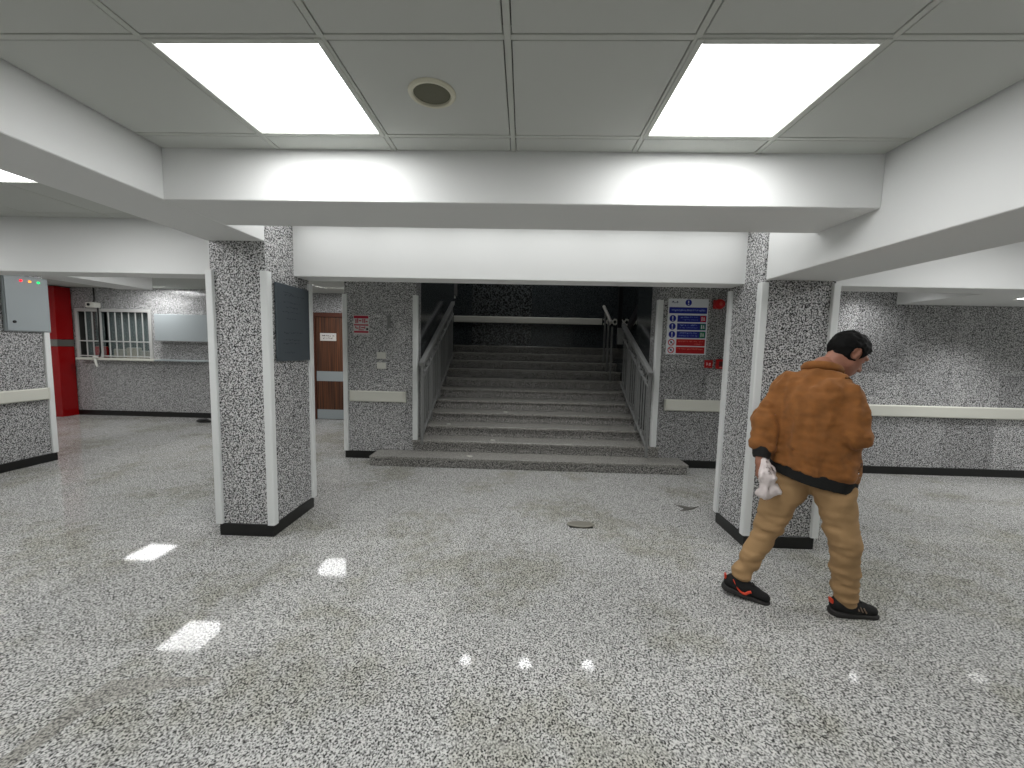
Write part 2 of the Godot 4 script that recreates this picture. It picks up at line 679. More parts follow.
func build_ceiling() -> void:
	var c := setting("ceiling", "suspended pale ceiling tiles framed by white plastered beams")
	block(c, "ceiling_slab", Vector3(-11.3, CEIL + 0.06, -8.4), Vector3(-1.41, CEIL + 0.3, 4.3), M.joint, 0.0)
	block(c, "ceiling_slab", Vector3(-1.41, CEIL + 0.06, -5.44), Vector3(1.70, CEIL + 0.3, 4.3), M.joint, 0.0)
	block(c, "ceiling_slab", Vector3(1.70, CEIL + 0.06, -6.2), Vector3(10.3, CEIL + 0.3, 4.3), M.joint, 0.0)
	# plain soffit boards where no tiles are seen
	block(c, "ceiling_board", Vector3(-11.2, CEIL, -8.3), Vector3(-1.43, CEIL + 0.05, -3.5), M.ceiling_board, 0.0)
	block(c, "ceiling_board", Vector3(-1.43, CEIL, -5.44), Vector3(10.2, CEIL + 0.05, -3.5), M.ceiling_board, 0.0)
	block(c, "ceiling_board", Vector3(-1.91, CEIL, -3.4), Vector3(1.76, CEIL + 0.05, -2.5), M.ceiling_board, 0.0)
	block(c, "ceiling_board", Vector3(-1.91, CEIL, 0.44), Vector3(1.76, CEIL + 0.05, 4.2), M.ceiling_board, 0.0)
	block(c, "ceiling_board", Vector3(-5.8, CEIL, -1.38), Vector3(-2.3, CEIL + 0.05, 4.2), M.ceiling_board, 0.0)
	block(c, "ceiling_board", Vector3(2.2, CEIL, -3.4), Vector3(10.2, CEIL + 0.05, 4.2), M.ceiling_board, 0.0)
	# tiled bays
	var xs := [-1.91, -1.288, -0.683, -0.079, 0.524, 1.127, 1.76]
	var zs := [-2.14, -1.985, -1.378, -0.772, -0.166, 0.44]
	tile_bay(c, xs, zs, [Vector2(-0.985, -1.68), Vector2(0.826, -1.68), Vector2(-0.985, 0.137), Vector2(0.826, 0.137)])
	tile_bay(c, [-5.76, -5.21, -4.61, -4.005, -3.40, -2.795, -2.3], [-3.32, -3.2, -2.6, -1.99, -1.38], [Vector2(-3.098, -2.295), Vector2(-4.91, -2.295)])
	# downstand beams
	var P: Material = M.plaster
	block(c, "beam", Vector3(-2.335, 2.235, -2.95), Vector3(-1.907, CEIL + 0.06, 4.2), P, 0.004)
	block(c, "beam", Vector3(1.757, 2.04, -3.06), Vector3(2.275, CEIL + 0.06, 4.2), P, 0.004)
	block(c, "beam", Vector3(-1.907, 2.2355, -2.567), Vector3(1.757, CEIL + 0.06, -2.126), P, 0.004)
	block(c, "beam", Vector3(-1.95, 2.05, -3.53), Vector3(1.80, CEIL + 0.06, -3.315), P, 0.004)
	block(c, "beam", Vector3(-5.95, 2.05, -3.53), Vector3(-2.29, CEIL + 0.06, -3.305), P, 0.004)
	block(c, "beam", Vector3(2.21, 2.045, -3.56), Vector3(10.2, CEIL + 0.06, -3.30), P, 0.004)
	block(c, "beam", Vector3(-6.1, 2.25, -5.95), Vector3(-5.575, CEIL + 0.06, -3.4), P, 0.004)
	block(c, "bulkhead", Vector3(4.60, 2.15, -5.30), Vector3(10.2, CEIL + 0.06, -3.50), P, 0.004)
	# lamps
	light_panel(-0.985, -1.681, "square lit ceiling panel left of the round speaker", CEIL, 0.9)
	light_panel(0.826, -1.681, "square lit ceiling panel on the right, above the walking man", CEIL, 0.9)
	light_panel(-0.985, 0.137, "square lit ceiling panel behind the camera on its left", CEIL, 1.0)
	light_panel(0.826, 0.137, "square lit ceiling panel behind the camera on its right", CEIL, 1.0)
	light_panel(-0.985, 1.95, "rearmost lit ceiling panel behind the camera on its left", CEIL, 1.0)
	light_panel(0.826, 1.95, "rearmost lit ceiling panel behind the camera on its right", CEIL, 1.0)
	var rank := ["first", "second", "third", "fourth", "fifth", "sixth"]
	for k in 6:
		light_panel(-1.585 + 0.604 * k, -2.94, rank[k] + " lit ceiling panel from the left in the run behind the front beam", CEIL, 0.24)
	light_panel(-3.098, -2.295, "lit ceiling panel at the left edge, past the long left beam", CEIL, 1.2)
	light_panel(-4.91, -2.295, "lit ceiling panel near the grey control box wall")
	light_panel(-3.098, 0.2, "lit ceiling panel in the left bay behind the camera")
	light_panel(-4.91, 0.2, "lit ceiling panel by the left wall behind the camera")
	light_panel(-4.40, -5.02, "lit ceiling panel over the passage in front of the ticket window", CEIL, 2.8)
	light_panel(-6.95, -7.08, "lit ceiling panel above the grey box beside the barred window", CEIL, 2.0)
	light_panel(-3.30, -6.82, "lit ceiling panel in front of the wooden door", CEIL, 2.0)
	light_panel(-8.8, -5.2, "lit ceiling panel beyond the left wall, near the red cabinet", CEIL, 3.2)
	light_panel(3.4, -2.3, "lit ceiling panel in the right bay nearest the column", CEIL, 2.0)
	light_panel(5.3, -2.3, "lit ceiling panel in the middle of the right bay", CEIL, 2.4)
	light_panel(8.0, -1.2, "lit ceiling panel at the far end of the right bay")
	light_panel(3.6, 0.6, "lit ceiling panel in the right bay behind the camera")
	light_panel(6.2, 0.6, "far lit ceiling panel in the right bay behind the camera")
	downlight(-0.65, -4.75, CEIL, "leftmost of three small round downlights before the stairs")
	downlight(0.105, -4.74, CEIL, "middle one of three small round downlights before the stairs")
	downlight(0.90, -4.76, CEIL, "rightmost of three small round downlights before the stairs")
	downlight(4.15, -4.79, CEIL, "small round downlight over the aisle behind the walking man", 0.9)
	downlight(5.30, -4.46, 2.15, "small round downlight in the low bulkhead at the right edge", 1.3)
	downlight(6.95, -4.46, 2.15, "second small round downlight along the low bulkhead, out of frame", 1.3)
	downlight(8.6, -4.46, 2.15, "third small round downlight along the low bulkhead, out of frame", 1.3)
	light_panel(0.2, -8.6, "lit ceiling panel high above the stair landing", 5.19, 2.4)
	# round speaker
	var sp := thing("ceiling_speaker", "round cream ceiling speaker with olive grille between two lit panels", "speaker", Vector3(-0.387, CEIL + 0.004, -1.663))
	part(sp, "rim", lathe([Vector2(0.094, 0.0), Vector2(0.092, -0.008), Vector2(0.084, -0.013), Vector2(0.074, -0.012), Vector2(0.072, -0.004)], 40), mat("speaker_rim", Color(0.80, 0.79, 0.71), 0.5))
	part(sp, "grille", lathe([Vector2(0.073, -0.004), Vector2(0.05, -0.0065), Vector2(0.0, -0.008)], 40), mat("speaker_grille", Color(0.36, 0.36, 0.29), 0.7))

# L-shaped guard round an outer corner; sx, sz point from the corner into the pillar
func guard(parent: Node3D, x: float, z: float, sx: float, sz: float, y0 := 0.10, y1 := 2.022, leg := 0.056, t := 0.024) -> void:
	var ox := x - sx * t
	var oz := z - sz * t
	var b := 0.008
	var ix := x + sx * 0.001
	var iz := z + sz * 0.001
	var ax := x + sx * (leg - t)
	var az := z + sz * (leg - t)
	var poly := PackedVector2Array([Vector2(ox + sx * b, oz), Vector2(ax - sx * b * 0.5, oz), Vector2(ax, oz + sz * b * 0.5), Vector2(ax, iz), Vector2(ix, iz), Vector2(ix, az), Vector2(ox + sx * b * 0.5, az), Vector2(ox, az - sz * b * 0.5), Vector2(ox, oz + sz * b)])
	part(parent, "corner_guard", prism(poly, y0, y1), M.guard_white)

func column(label: String, x0: float, x1: float, z0: float, z1: float, top: float, k: int) -> Node3D:
	# x0<x1, z0 front (larger), z1 back
	var c := thing("column", label, "column", Vector3.ZERO, "granite clad columns")
	var t := 0.02
	block(c, "core", Vector3(x0 + t, 0, z1 + t), Vector3(x1 - t, top, z0 - t), M.joint, 0.0)
	block(c, "granite_slab", Vector3(x0 + 0.002, 0.1, z0 - t), Vector3(x1 - 0.002, top, z0), M["wall_granite_%d" % k], 0.001)
	block(c, "granite_slab", Vector3(x0 + 0.002, 0.1, z1), Vector3(x1 - 0.002, top, z1 + t), M["wall_granite_%d" % k], 0.001)
	block(c, "granite_slab", Vector3(x0, 0.1, z1 + t), Vector3(x0 + t, top, z0 - t), M["wall_granite_%d" % ((k + 1) % 4)], 0.001)
	block(c, "granite_slab", Vector3(x1 - t, 0.1, z1 + t), Vector3(x1, top, z0 - t), M["wall_granite_%d" % ((k + 3) % 4)], 0.001)
	block(c, "plinth", Vector3(x0 - 0.004, 0, z1 - 0.004), Vector3(x1 + 0.004, 0.098, z0 + 0.004), M.black_stone, 0.003)
	guard(c, x0, z0, 1, -1)
	guard(c, x1, z0, -1, -1)
	guard(c, x0, z1, 1, 1)
	guard(c, x1, z1, -1, 1)
	return c

func build_columns() -> void:
	column("speckled granite column on the left with a dark plaque", -2.328, -1.909, -2.952, -3.545, CEIL + 0.05, 0)
	column("speckled granite column on the right behind the walking man", 1.742, 2.268, -3.062, -3.515, CEIL + 0.05, 3)
	var p := thing("wall_plaque", "dark slate plaque with faint engraved lines on the left column", "plaque", Vector3(-1.903, 1.66, -3.268))
	block(p, "plate", Vector3(0, -0.302, -0.232), Vector3(0.016, 0.302, 0.232), mat("slate", Color(0.31, 0.34, 0.36), 0.35), 0.003)
	var img := Image.create(160, 208, false, Image.FORMAT_RGB8)
	img.fill(Color(0.31, 0.34, 0.36))
	var lines := [[100, 18, 40], [40, 24, 95], [60, 44, 80], [70, 58, 60], [56, 72, 90], [84, 90, 44], [50, 130, 92], [60, 150, 84], [72, 160, 74], [90, 186, 50]]
	for l in lines:
		var x: int = 150 - l[0] - l[2] + 20
		x = maxi(8, x)
		var e: int = x + l[2]
		while x < e:
			var w := rng.randi_range(3, 9)
			img.fill_rect(Rect2i(x, l[1] + rng.randi_range(-1, 1), w, rng.randi_range(1, 3)), Color(0.19, 0.21, 0.225))
			x += w + rng.randi_range(1, 4)
	var pr := part(p, "engraving", sheet(0.448, 0.584), print_mat("slate_print", img, 0.35), Vector3(0.0166, 0, 0))
	pr.rotation_degrees.y = 90

# cladding slabs over a rectangle; axis 0: wall in x (faces z), axis 2: wall in z (faces x). face = coordinate of the finished face, dir = way it faces
func clad(w: Node3D, axis: int, face: float, dir: float, us: Array, vs: Array, mats := "wall_granite", holes := []) -> void:
	var t := 0.02
	var g := 0.0009
	for i in us.size() - 1:
		for j in vs.size() - 1:
			var hole := false
			for q in holes:
				if us[i] >= q[0] - 0.01 and us[i + 1] <= q[1] + 0.01 and vs[j] >= q[2] - 0.01 and vs[j + 1] <= q[3] + 0.01:
					hole = true
			if hole:
				continue
			var lo := Vector3.ZERO
			var hi := Vector3.ZERO
			var other := 2 if axis == 0 else 0
			lo[axis] = us[i] + g
			hi[axis] = us[i + 1] - g
			lo.y = vs[j] + g
			hi.y = vs[j + 1] - g
			lo[other] = minf(face, face - dir * t)
			hi[other] = maxf(face, face - dir * t)
			var m: Material = M[mats] if M.has(mats) else M["%s_%d" % [mats, rng.randi_range(0, 3)]]
			block(w, "granite_slab", lo, hi, m, 0.0006)

func build_walls() -> void:
	var t := 0.02
	# wall behind the stairs' right side, facing the camera
	var w := setting("wall_back", "polished speckled granite wall right of the stairs")
	block(w, "wall_core", Vector3(1.69 + t, 0, -6.2), Vector3(10.2, CEIL + 0.05, -5.2 - t), M.joint, 0.0)
	clad(w, 0, -5.2, 1.0, [1.69, 2.34, 2.945, 3.55, 4.155, 4.76, 5.37, 5.97, 6.575, 7.18, 7.785, 8.39, 8.995, 9.6, 10.2], [0.098, 0.83, 1.296, 2.15, 2.53])
	clad(w, 2, 1.69, -1.0, [-5.50, -5.2], [0.1, 1.3, 2.53])
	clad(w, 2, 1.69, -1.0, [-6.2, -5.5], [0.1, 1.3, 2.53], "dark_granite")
	guard(w, 1.69, -5.2, 1, -1, 0.268, 2.15, 0.07, 0.022)
	block(w, "skirting", Vector3(2.04, 0, -5.2), Vector3(10.2, 0.098, -5.188), M.black_stone, 0.002)
	# block between the stairs and the passage
	w = setting("wall_stair", "granite clad wall end left of the stairs")
	block(w, "wall_core", Vector3(-2.34 + t, 0, -8.0), Vector3(-1.405 - t, CEIL + 0.05, -5.2 - t), M.joint, 0.0)
	clad(w, 0, -5.2, 1.0, [-2.34, -1.405], [0.098, 2.53])
	clad(w, 2, -1.405, 1.0, [-5.45, -5.2], [0.1, 1.3, 2.53])
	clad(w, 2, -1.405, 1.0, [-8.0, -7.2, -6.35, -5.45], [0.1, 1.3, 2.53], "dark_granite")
	clad(w, 2, -2.34, -1.0, [-8.0, -7.1, -6.15, -5.2], [0.098, 1.3, 2.53])
	guard(w, -1.405, -5.2, -1, -1, 0.268, 2.15, 0.062, 0.022)
	guard(w, -2.34, -5.2, 1, -1, 0.1, 2.15, 0.062, 0.022)
	block(w, "skirting", Vector3(-2.35, 0, -8.0), Vector3(-1.90, 0.098, -5.19), M.black_stone, 0.002)
	# left wall with the control box
	w = setting("wall_left", "granite clad wall end at the left edge of the hall")
	block(w, "wall_core", Vector3(-6.05, 0, -4.68), Vector3(-5.75 - t, CEIL + 0.05, 4.2), M.joint, 0.0)
	clad(w, 2, -5.75, 1.0, [-4.70, -3.9, -3.1, -2.3, -1.5, -0.7, 0.1, 0.9, 1.7, 2.5, 3.3, 4.2], [0.098, 1.3, 2.53])
	clad(w, 0, -4.70, -1.0, [-6.05, -5.77], [0.098, 1.3, 2.53])
	guard(w, -5.75, -4.70, -1, 1, 0.1, 2.15, 0.062, 0.022)
	block(w, "skirting", Vector3(-6.06, 0, -4.71), Vector3(-5.738, 0.098, 4.2), M.black_stone, 0.002)
	# far wall with the ticket window, and the door's wall
	w = setting("wall_far", "far granite wall with the barred ticket window")
	var holes := [[-8.74, -7.22, 1.14, 2.09]]
	block(w, "wall_core", Vector3(-11.2, 0, -7.95), Vector3(-5.30, 1.14, -7.65 - t), M.joint, 0.0)
	block(w, "wall_core", Vector3(-11.2, 2.09, -7.95), Vector3(-5.30, CEIL + 0.05, -7.65 - t), M.joint, 0.0)
	block(w, "wall_core", Vector3(-11.2, 1.14, -7.95), Vector3(-8.74, 2.09, -7.65 - t), M.joint, 0.0)
	block(w, "wall_core", Vector3(-7.22, 1.14, -7.95), Vector3(-5.30, 2.09, -7.65 - t), M.joint, 0.0)
	clad(w, 0, -7.65, 1.0, [-11.2, -10.4, -9.6, -8.74, -7.98, -7.22, -6.6, -5.95, -5.3], [0.098, 1.14, 2.09, 2.53], "wall_granite", holes)
	block(w, "skirting", Vector3(-8.8, 0, -7.65), Vector3(-5.30, 0.098, -7.638), M.black_stone, 0.002)
	block(w, "wall_core", Vector3(-5.30, 0, -8.25), Vector3(-4.165, CEIL + 0.05, -7.85 - t), M.joint, 0.0)
	block(w, "wall_core", Vector3(-4.165, 2.115, -8.25), Vector3(-3.05, CEIL + 0.05, -7.85 - t), M.joint, 0.0)
	block(w, "wall_core", Vector3(-3.05, 0, -8.25), Vector3(-2.3, CEIL + 0.05, -7.85 - t), M.joint, 0.0)
	clad(w, 0, -7.85, 1.0, [-5.30, -4.165, -3.05, -2.3], [0.098, 1.1, 2.115, 2.53], "wall_granite", [[-4.165, -3.05, 0.0, 1.1], [-4.165, -3.05, 1.1, 2.115]])
	block(w, "skirting", Vector3(-5.30, 0, -7.85), Vector3(-4.165, 0.098, -7.838), M.black_stone, 0.002)
	block(w, "skirting", Vector3(-3.05, 0, -7.85), Vector3(-2.36, 0.098, -7.838), M.black_stone, 0.002)
	# walls that close the hall out of sight
	w = setting("wall_right")
	block(w, "wall_core", Vector3(10.0, 0, -5.2), Vector3(10.25, CEIL + 0.05, 4.2), M.plaster, 0.0)
	w = setting("wall_left_far")
	block(w, "wall_core", Vector3(-11.3, 0, -7.9), Vector3(-11.0, CEIL + 0.05, -3.2), M.plaster, 0.0)
	block(w, "wall_core", Vector3(-11.2, 0, -3.5), Vector3(-6.0, CEIL + 0.05, -3.2), M.plaster, 0.0)
	w = setting("wall_front")
	block(w, "wall_core", Vector3(-11.2, 0, 4.0), Vector3(10.2, CEIL + 0.05, 4.25), M.plaster, 0.0)

func build_stairs() -> void:
	var s := thing("staircase", "dark speckled granite staircase rising between two wall ends", "stairs", Vector3.ZERO)
	var r := 0.142
	var g := 0.31
	var z0 := -4.86
	var y := 0.0
	for n in 11:
		var top := 0.125 + r * n
		var zf := z0 - g * n
		var x0 := -1.40
		var x1 := 1.685
		if n == 0:
			x0 = -1.90
			x1 = 2.04
		elif n == 1:
			x0 = -1.455
			x1 = 1.78
		var back := zf - g - 0.03
		if n == 10:
			back = -8.308
		if n == 0:
			back = -5.2
		if n <= 1:
			# the lowest steps stand proud of the wall ends
			block(s, "riser", Vector3(x0 + 0.012, y, maxf(back, -5.199)), Vector3(x1 - 0.012, top - 0.03, zf - 0.014), M.stair_granite, 0.002)
			block(s, "tread", Vector3(x0, top - 0.03, maxf(back, -5.199)), Vector3(x1, top, zf), M.stair_tread, 0.004)
			if n == 1:
				block(s, "tread", Vector3(-1.40, top - 0.03, back), Vector3(1.685, top, -5.1995), M.stair_tread, 0.001)
		else:
			block(s, "riser", Vector3(x0, y - 0.03, zf - 0.044), Vector3(x1, top - 0.03, zf - 0.024), M.stair_granite, 0.001)
			block(s, "tread", Vector3(x0, top - 0.03, back), Vector3(x1, top, zf), M.stair_tread, 0.004)
		y = top
	# shaft round the landing
	var w := setting("wall_landing", "dark polished wall of the stair landing")
	block(w, "wall_core", Vector3(-2.6, 0, -9.85), Vector3(3.4, 5.2, -9.62), M.joint, 0.0)
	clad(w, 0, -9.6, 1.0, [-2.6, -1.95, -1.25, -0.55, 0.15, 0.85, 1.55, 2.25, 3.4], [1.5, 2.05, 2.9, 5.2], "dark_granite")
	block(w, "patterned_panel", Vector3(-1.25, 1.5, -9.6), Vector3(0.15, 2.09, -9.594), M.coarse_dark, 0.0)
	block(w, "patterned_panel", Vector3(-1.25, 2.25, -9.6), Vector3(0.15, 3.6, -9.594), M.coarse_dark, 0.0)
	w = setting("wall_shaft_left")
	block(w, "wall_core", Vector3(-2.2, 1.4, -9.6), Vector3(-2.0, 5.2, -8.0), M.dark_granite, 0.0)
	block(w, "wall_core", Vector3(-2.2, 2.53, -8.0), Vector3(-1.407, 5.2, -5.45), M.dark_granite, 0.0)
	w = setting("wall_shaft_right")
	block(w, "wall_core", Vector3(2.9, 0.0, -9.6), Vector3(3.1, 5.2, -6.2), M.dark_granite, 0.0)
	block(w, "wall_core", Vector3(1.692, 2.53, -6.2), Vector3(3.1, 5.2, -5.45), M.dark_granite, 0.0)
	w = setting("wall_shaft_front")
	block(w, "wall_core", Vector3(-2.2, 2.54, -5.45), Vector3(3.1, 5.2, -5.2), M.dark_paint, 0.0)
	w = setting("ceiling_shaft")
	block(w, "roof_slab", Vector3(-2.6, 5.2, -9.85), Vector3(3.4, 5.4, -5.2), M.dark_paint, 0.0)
	w = setting("floor_landing", "dark granite landing at the top of the stairs")
	block(w, "landing_slab", Vector3(-2.0, 1.3, -9.6), Vector3(-1.41, 1.545, -8.0), M.stair_tread, 0.0)
	block(w, "landing_slab", Vector3(1.69, 1.3, -9.6), Vector3(2.9, 1.545, -8.0), M.stair_tread, 0.0)
	block(w, "flight_base", Vector3(1.69, 0.0, -8.0), Vector3(2.9, 1.35, -6.2), M.dark_granite, 0.0)
	block(w, "landing_slab", Vector3(-1.41, 1.3, -9.6), Vector3(1.69, 1.545, -8.31), M.stair_tread, 0.0)
	# upper flight seen edge-on at the right: a dark string and its newel
	var up := thing("upper_flight", "dark sloping string of the upper stair flight beyond the right railing", "stairs", Vector3.ZERO)
	var st := part(up, "string", box(Vector3(0.06, 0.17, 2.3), 0.004), M.iron_dark, Vector3(2.15, 2.48, -7.40))
	st.rotation_degrees.x = -24.6
	block(up, "newel", Vector3(2.10, 1.545, -9.33), Vector3(2.19, 4.6, -9.24), M.iron_dark, 0.004)
	# railings
	railing("dark grey iron stair railing along the left wall of the stairs", -1.30, -5.10, -7.3, 0.0)
	var rr := railing("dark grey iron stair railing along the right wall of the stairs", 1.555, -4.985, -6.45, 1.0)
	# short pale handrail end where the right railing steps inward
	var a := Vector3(1.47, 1.98, -6.98)
	var b := Vector3(1.49, 2.33, -7.78)
	part(rr, "handrail_end", tube([a, b], 0.028, 10), mat("worn_rail", Color(0.74, 0.73, 0.70), 0.35))
	block(rr, "return_panel", Vector3(1.47, 1.60, -6.50), Vector3(1.555, 1.86, -6.44), M.iron_grey, 0.003)
	var pk := 0
	for n in range(6, 9):
		block(rr, "return_post", Vector3(1.455, 0.125 + r * n, z0 - g * n - 0.17), Vector3(1.485, 1.9 + 0.142 * (n - 6), z0 - g * n - 0.14), M.iron_grey, 0.002)
		pk += 1

func railing(label: String, x: float, za: float, zb: float, _k: float) -> Node3D:
	var o := thing("stair_railing", label, "railing", Vector3.ZERO, "stair railings")
	var slope := 0.142 / 0.31
	var ht := func(z: float) -> float:
		return 0.267 + (-5.17 - z) * slope
	var bar := func(called: String, off: float, h: float, w: float, z1: float, z2: float, m: Material) -> void:
		var p := Vector3(x, ht.call(z1) + off, z1)
		var q := Vector3(x, ht.call(z2) + off, z2)
		var b := part(o, called, box(Vector3(w, h, p.distance_to(q)), 0.004), m, (p + q) / 2.0)
		b.rotation.x = atan2(q.y - p.y, p.z - q.z)
	bar.call("handrail", 1.05, 0.055, 0.06, za + 0.03, zb, M.iron_grey)
	bar.call("band_rail", 0.86, 0.03, 0.03, za, zb, M.iron_grey)
	bar.call("bottom_rail", 0.12, 0.035, 0.03, za, zb, M.iron_grey)
	# ornament between handrail and band: small rings
	var z := za - 0.10
	while z > zb + 0.05:
		var ring := TorusMesh.new()
		ring.inner_radius = 0.042
		ring.outer_radius = 0.062
		ring.rings = 14
		ring.ring_segments = 6
		var ro := part(o, "ornament_ring", ring, M.iron_grey, Vector3(x, ht.call(z) + 0.945, z))
		ro.rotation_degrees.z = 90
		z -= 0.16
	z = za
	var i := 0
	while z > zb:
		var thick := 0.03 if i % 5 == 0 else 0.016
		var top := 1.03 if i % 5 == 0 else 0.86
		var foot := -0.01 if i % 5 == 0 else 0.12
		block(o, "post" if i % 5 == 0 else "baluster", Vector3(x - thick / 2, ht.call(z) + foot, z - thick / 2), Vector3(x + thick / 2, ht.call(z) + top, z + thick / 2), M.iron_grey, 0.002)
		z -= 0.105
		i += 1
	return o

# white bumper rail on a wall; axis 0 along x (wall faces +z), axis 2 along z (wall faces +x)
func bumper(label: String, axis: int, face: float, u0: float, u1: float, y0: float, y1: float) -> void:
	var o := thing("bumper_rail", label, "wall rail", Vector3.ZERO, "white bumper rails on the walls")
	var d := 0.055
	var lo := Vector3.ZERO
	var hi := Vector3.ZERO
	var other := 2 if axis == 0 else 0
	lo[axis] = u0 + 0.012
	hi[axis] = u1 - 0.012
	lo.y = y0
	hi.y = y1
	lo[other] = face + 0.001
	hi[other] = face + d
	block(o, "profile", lo, hi, M.rail_white, 0.012)
	for e in 2:
		var a := lo
		var b := hi
		a[axis] = u0 if e == 0 else u1 - 0.02
		b[axis] = u0 + 0.02 if e == 0 else u1
		a.y -= 0.002
		b.y += 0.002
		b[other] += 0.002
		block(o, "end_cap", a, b, M.rail_white, 0.01)

func build_fittings() -> void:
	bumper("long white bumper rail on the right wall behind the man", 0, -5.2, 1.815, 9.9, 0.75, 0.895)
	bumper("short white bumper rail on the wall end left of the stairs", 0, -5.2, -2.265, -1.53, 0.765, 0.905)
	bumper("white bumper rail under the grey control box", 2, -5.75, -4.65, 3.9, 0.765, 0.905)
	bumper("white bumper rail across the dark landing wall atop the stairs", 0, -9.6, -1.99, 1.80, 2.095, 2.24)
	# patterned rail that carries on past the landing's plain rail
	var pt := thing("patterned_rail", "pale rail with dark cross pattern at the right of the landing", "wall rail", Vector3.ZERO)
	block(pt, "backing", Vector3(1.83, 2.095, -9.598), Vector3(2.65, 2.24, -9.57), M.iron_dark, 0.003)
	for k in 6:
		var cx := 1.83 + 0.068 + k * 0.137
		for e in [-1.0, 1.0]:
			var b := part(pt, "cross_bar", box(Vector3(0.035, 0.185, 0.012), 0.002), M.rail_white, Vector3(cx, 2.167, -9.562))
			b.rotation_degrees.z = 43.0 * e
	# control box
	var c := thing("control_box", "pale grey metal control box with three small lamps", "control box", Vector3(-5.75, 1.565, -4.515))
	block(c, "cabinet", Vector3(0.0, 0.0, -0.215), Vector3(0.03, 0.63, 0.215), M.sheet_grey, 0.006)
	block(c, "door", Vector3(0.03, 0.012, -0.203), Vector3(0.038, 0.618, 0.203), M.sheet_grey, 0.003)
	var cols := [Color(1.0, 0.12, 0.2), Color(1.0, 0.62, 0.25), Color(0.08, 0.95, 0.45)]
	for k in 3:
		var zz := 0.055 - 0.083 * k
		var l := part(c, "indicator_lamp", lathe([Vector2(0.013, 0.0), Vector2(0.012, 0.008), Vector2(0.006, 0.014), Vector2(0.0, 0.015)], 16), glow("lamp_%d" % k, cols[k], 1.1), Vector3(0.038, 0.575, zz))
		l.rotation_degrees.z = -90
	var lk := part(c, "lock", lathe([Vector2(0.016, 0.0), Vector2(0.015, 0.008), Vector2(0.0, 0.009)], 16), M.iron_dark, Vector3(0.038, 0.11, 0.14))
	lk.rotation_degrees.z = -90
	# red cabinet
	var rc := thing("red_cabinet", "tall glossy red cabinet with a grey band by the ticket window", "cabinet", Vector3(-9.35, 0, -7.5))
	block(rc, "lower_door", Vector3(-0.55, 0.0, -0.14), Vector3(0.55, 1.345, 0.14), M.red_gloss, 0.004)
	block(rc, "band", Vector3(-0.55, 1.35, -0.14), Vector3(0.55, 1.475, 0.145), M.steel, 0.003)
	block(rc, "upper_door", Vector3(-0.55, 1.48, -0.14), Vector3(0.55, 2.47, 0.14), M.red_gloss, 0.004)
	# ticket window
	var w := setting("window_1", "barred ticket window with dark room behind")
	var zf := -7.66
	var fr: Material = M.bar_paint
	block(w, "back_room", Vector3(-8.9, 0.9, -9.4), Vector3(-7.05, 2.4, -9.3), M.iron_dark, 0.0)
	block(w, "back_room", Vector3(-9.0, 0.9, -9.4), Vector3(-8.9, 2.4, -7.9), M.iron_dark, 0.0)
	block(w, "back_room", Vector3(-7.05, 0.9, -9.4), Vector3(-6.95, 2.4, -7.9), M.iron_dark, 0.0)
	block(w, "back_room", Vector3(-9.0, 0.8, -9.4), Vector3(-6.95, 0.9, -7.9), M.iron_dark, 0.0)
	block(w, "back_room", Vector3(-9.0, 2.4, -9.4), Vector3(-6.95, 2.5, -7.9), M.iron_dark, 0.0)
	block(w, "window_frame", Vector3(-8.74, 2.03, zf), Vector3(-7.22, 2.09, zf + 0.035), fr, 0.003)
	for q in [[-8.74, -8.69], [-8.29, -8.23], [-7.28, -7.22]]:
		block(w, "window_frame", Vector3(q[0], 1.14, zf), Vector3(q[1], 2.03, zf + 0.035), fr, 0.003)
	for q in [[-8.69, -8.29], [-8.23, -7.28]]:
		block(w, "crossbar", Vector3(q[0], 1.45, zf - 0.005), Vector3(q[1], 1.475, zf + 0.02), fr, 0.002)
		block(w, "crossbar", Vector3(q[0], 1.162, zf - 0.005), Vector3(q[1], 1.185, zf + 0.02), fr, 0.002)
		var n := int(round((q[1] - q[0]) / 0.136))
		for k in range(1, n):
			var x: float = q[0] + (q[1] - q[0]) * k / n
			block(w, "window_bar", Vector3(x - 0.009, 1.145, zf - 0.008), Vector3(x + 0.009, 2.03, zf + 0.012), M.bar_paint, 0.004)
	var gl := mat("pane_glass", Color(0.75, 0.85, 0.85, 0.12), 0.03)
	gl.transparency = BaseMaterial3D.TRANSPARENCY_ALPHA
	block(w, "pane", Vector3(-8.69, 1.18, -7.76), Vector3(-8.29, 2.03, -7.754), gl, 0.0)
	block(w, "pane", Vector3(-8.23, 1.18, -7.76), Vector3(-7.28, 2.03, -7.754), gl, 0.0)
	block(w, "window_sill", Vector3(-8.64, 1.10, -7.95), Vector3(-7.10, 1.14, -7.50), M.rail_white, 0.004)
	block(w, "counter_edge", Vector3(-7.10, 1.105, -7.65), Vector3(-5.32, 1.135, -7.52), M.sheet_grey, 0.004)
	# papers and boxes on the ledge behind the bars
	var pap := thing("ledge_carton", "small red carton behind the bars of the ticket window", "box", Vector3(-8.46, 1.14, -7.82))
	block(pap, "carton_body", Vector3(-0.10, 0, -0.05), Vector3(0.10, 0.21, 0.05), M.red_plastic, 0.002)
	block(pap, "flap", Vector3(-0.10, 0.21, -0.05), Vector3(0.10, 0.222, 0.0), mat("carton_tan", Color(0.62, 0.40, 0.30), 0.8), 0.001)
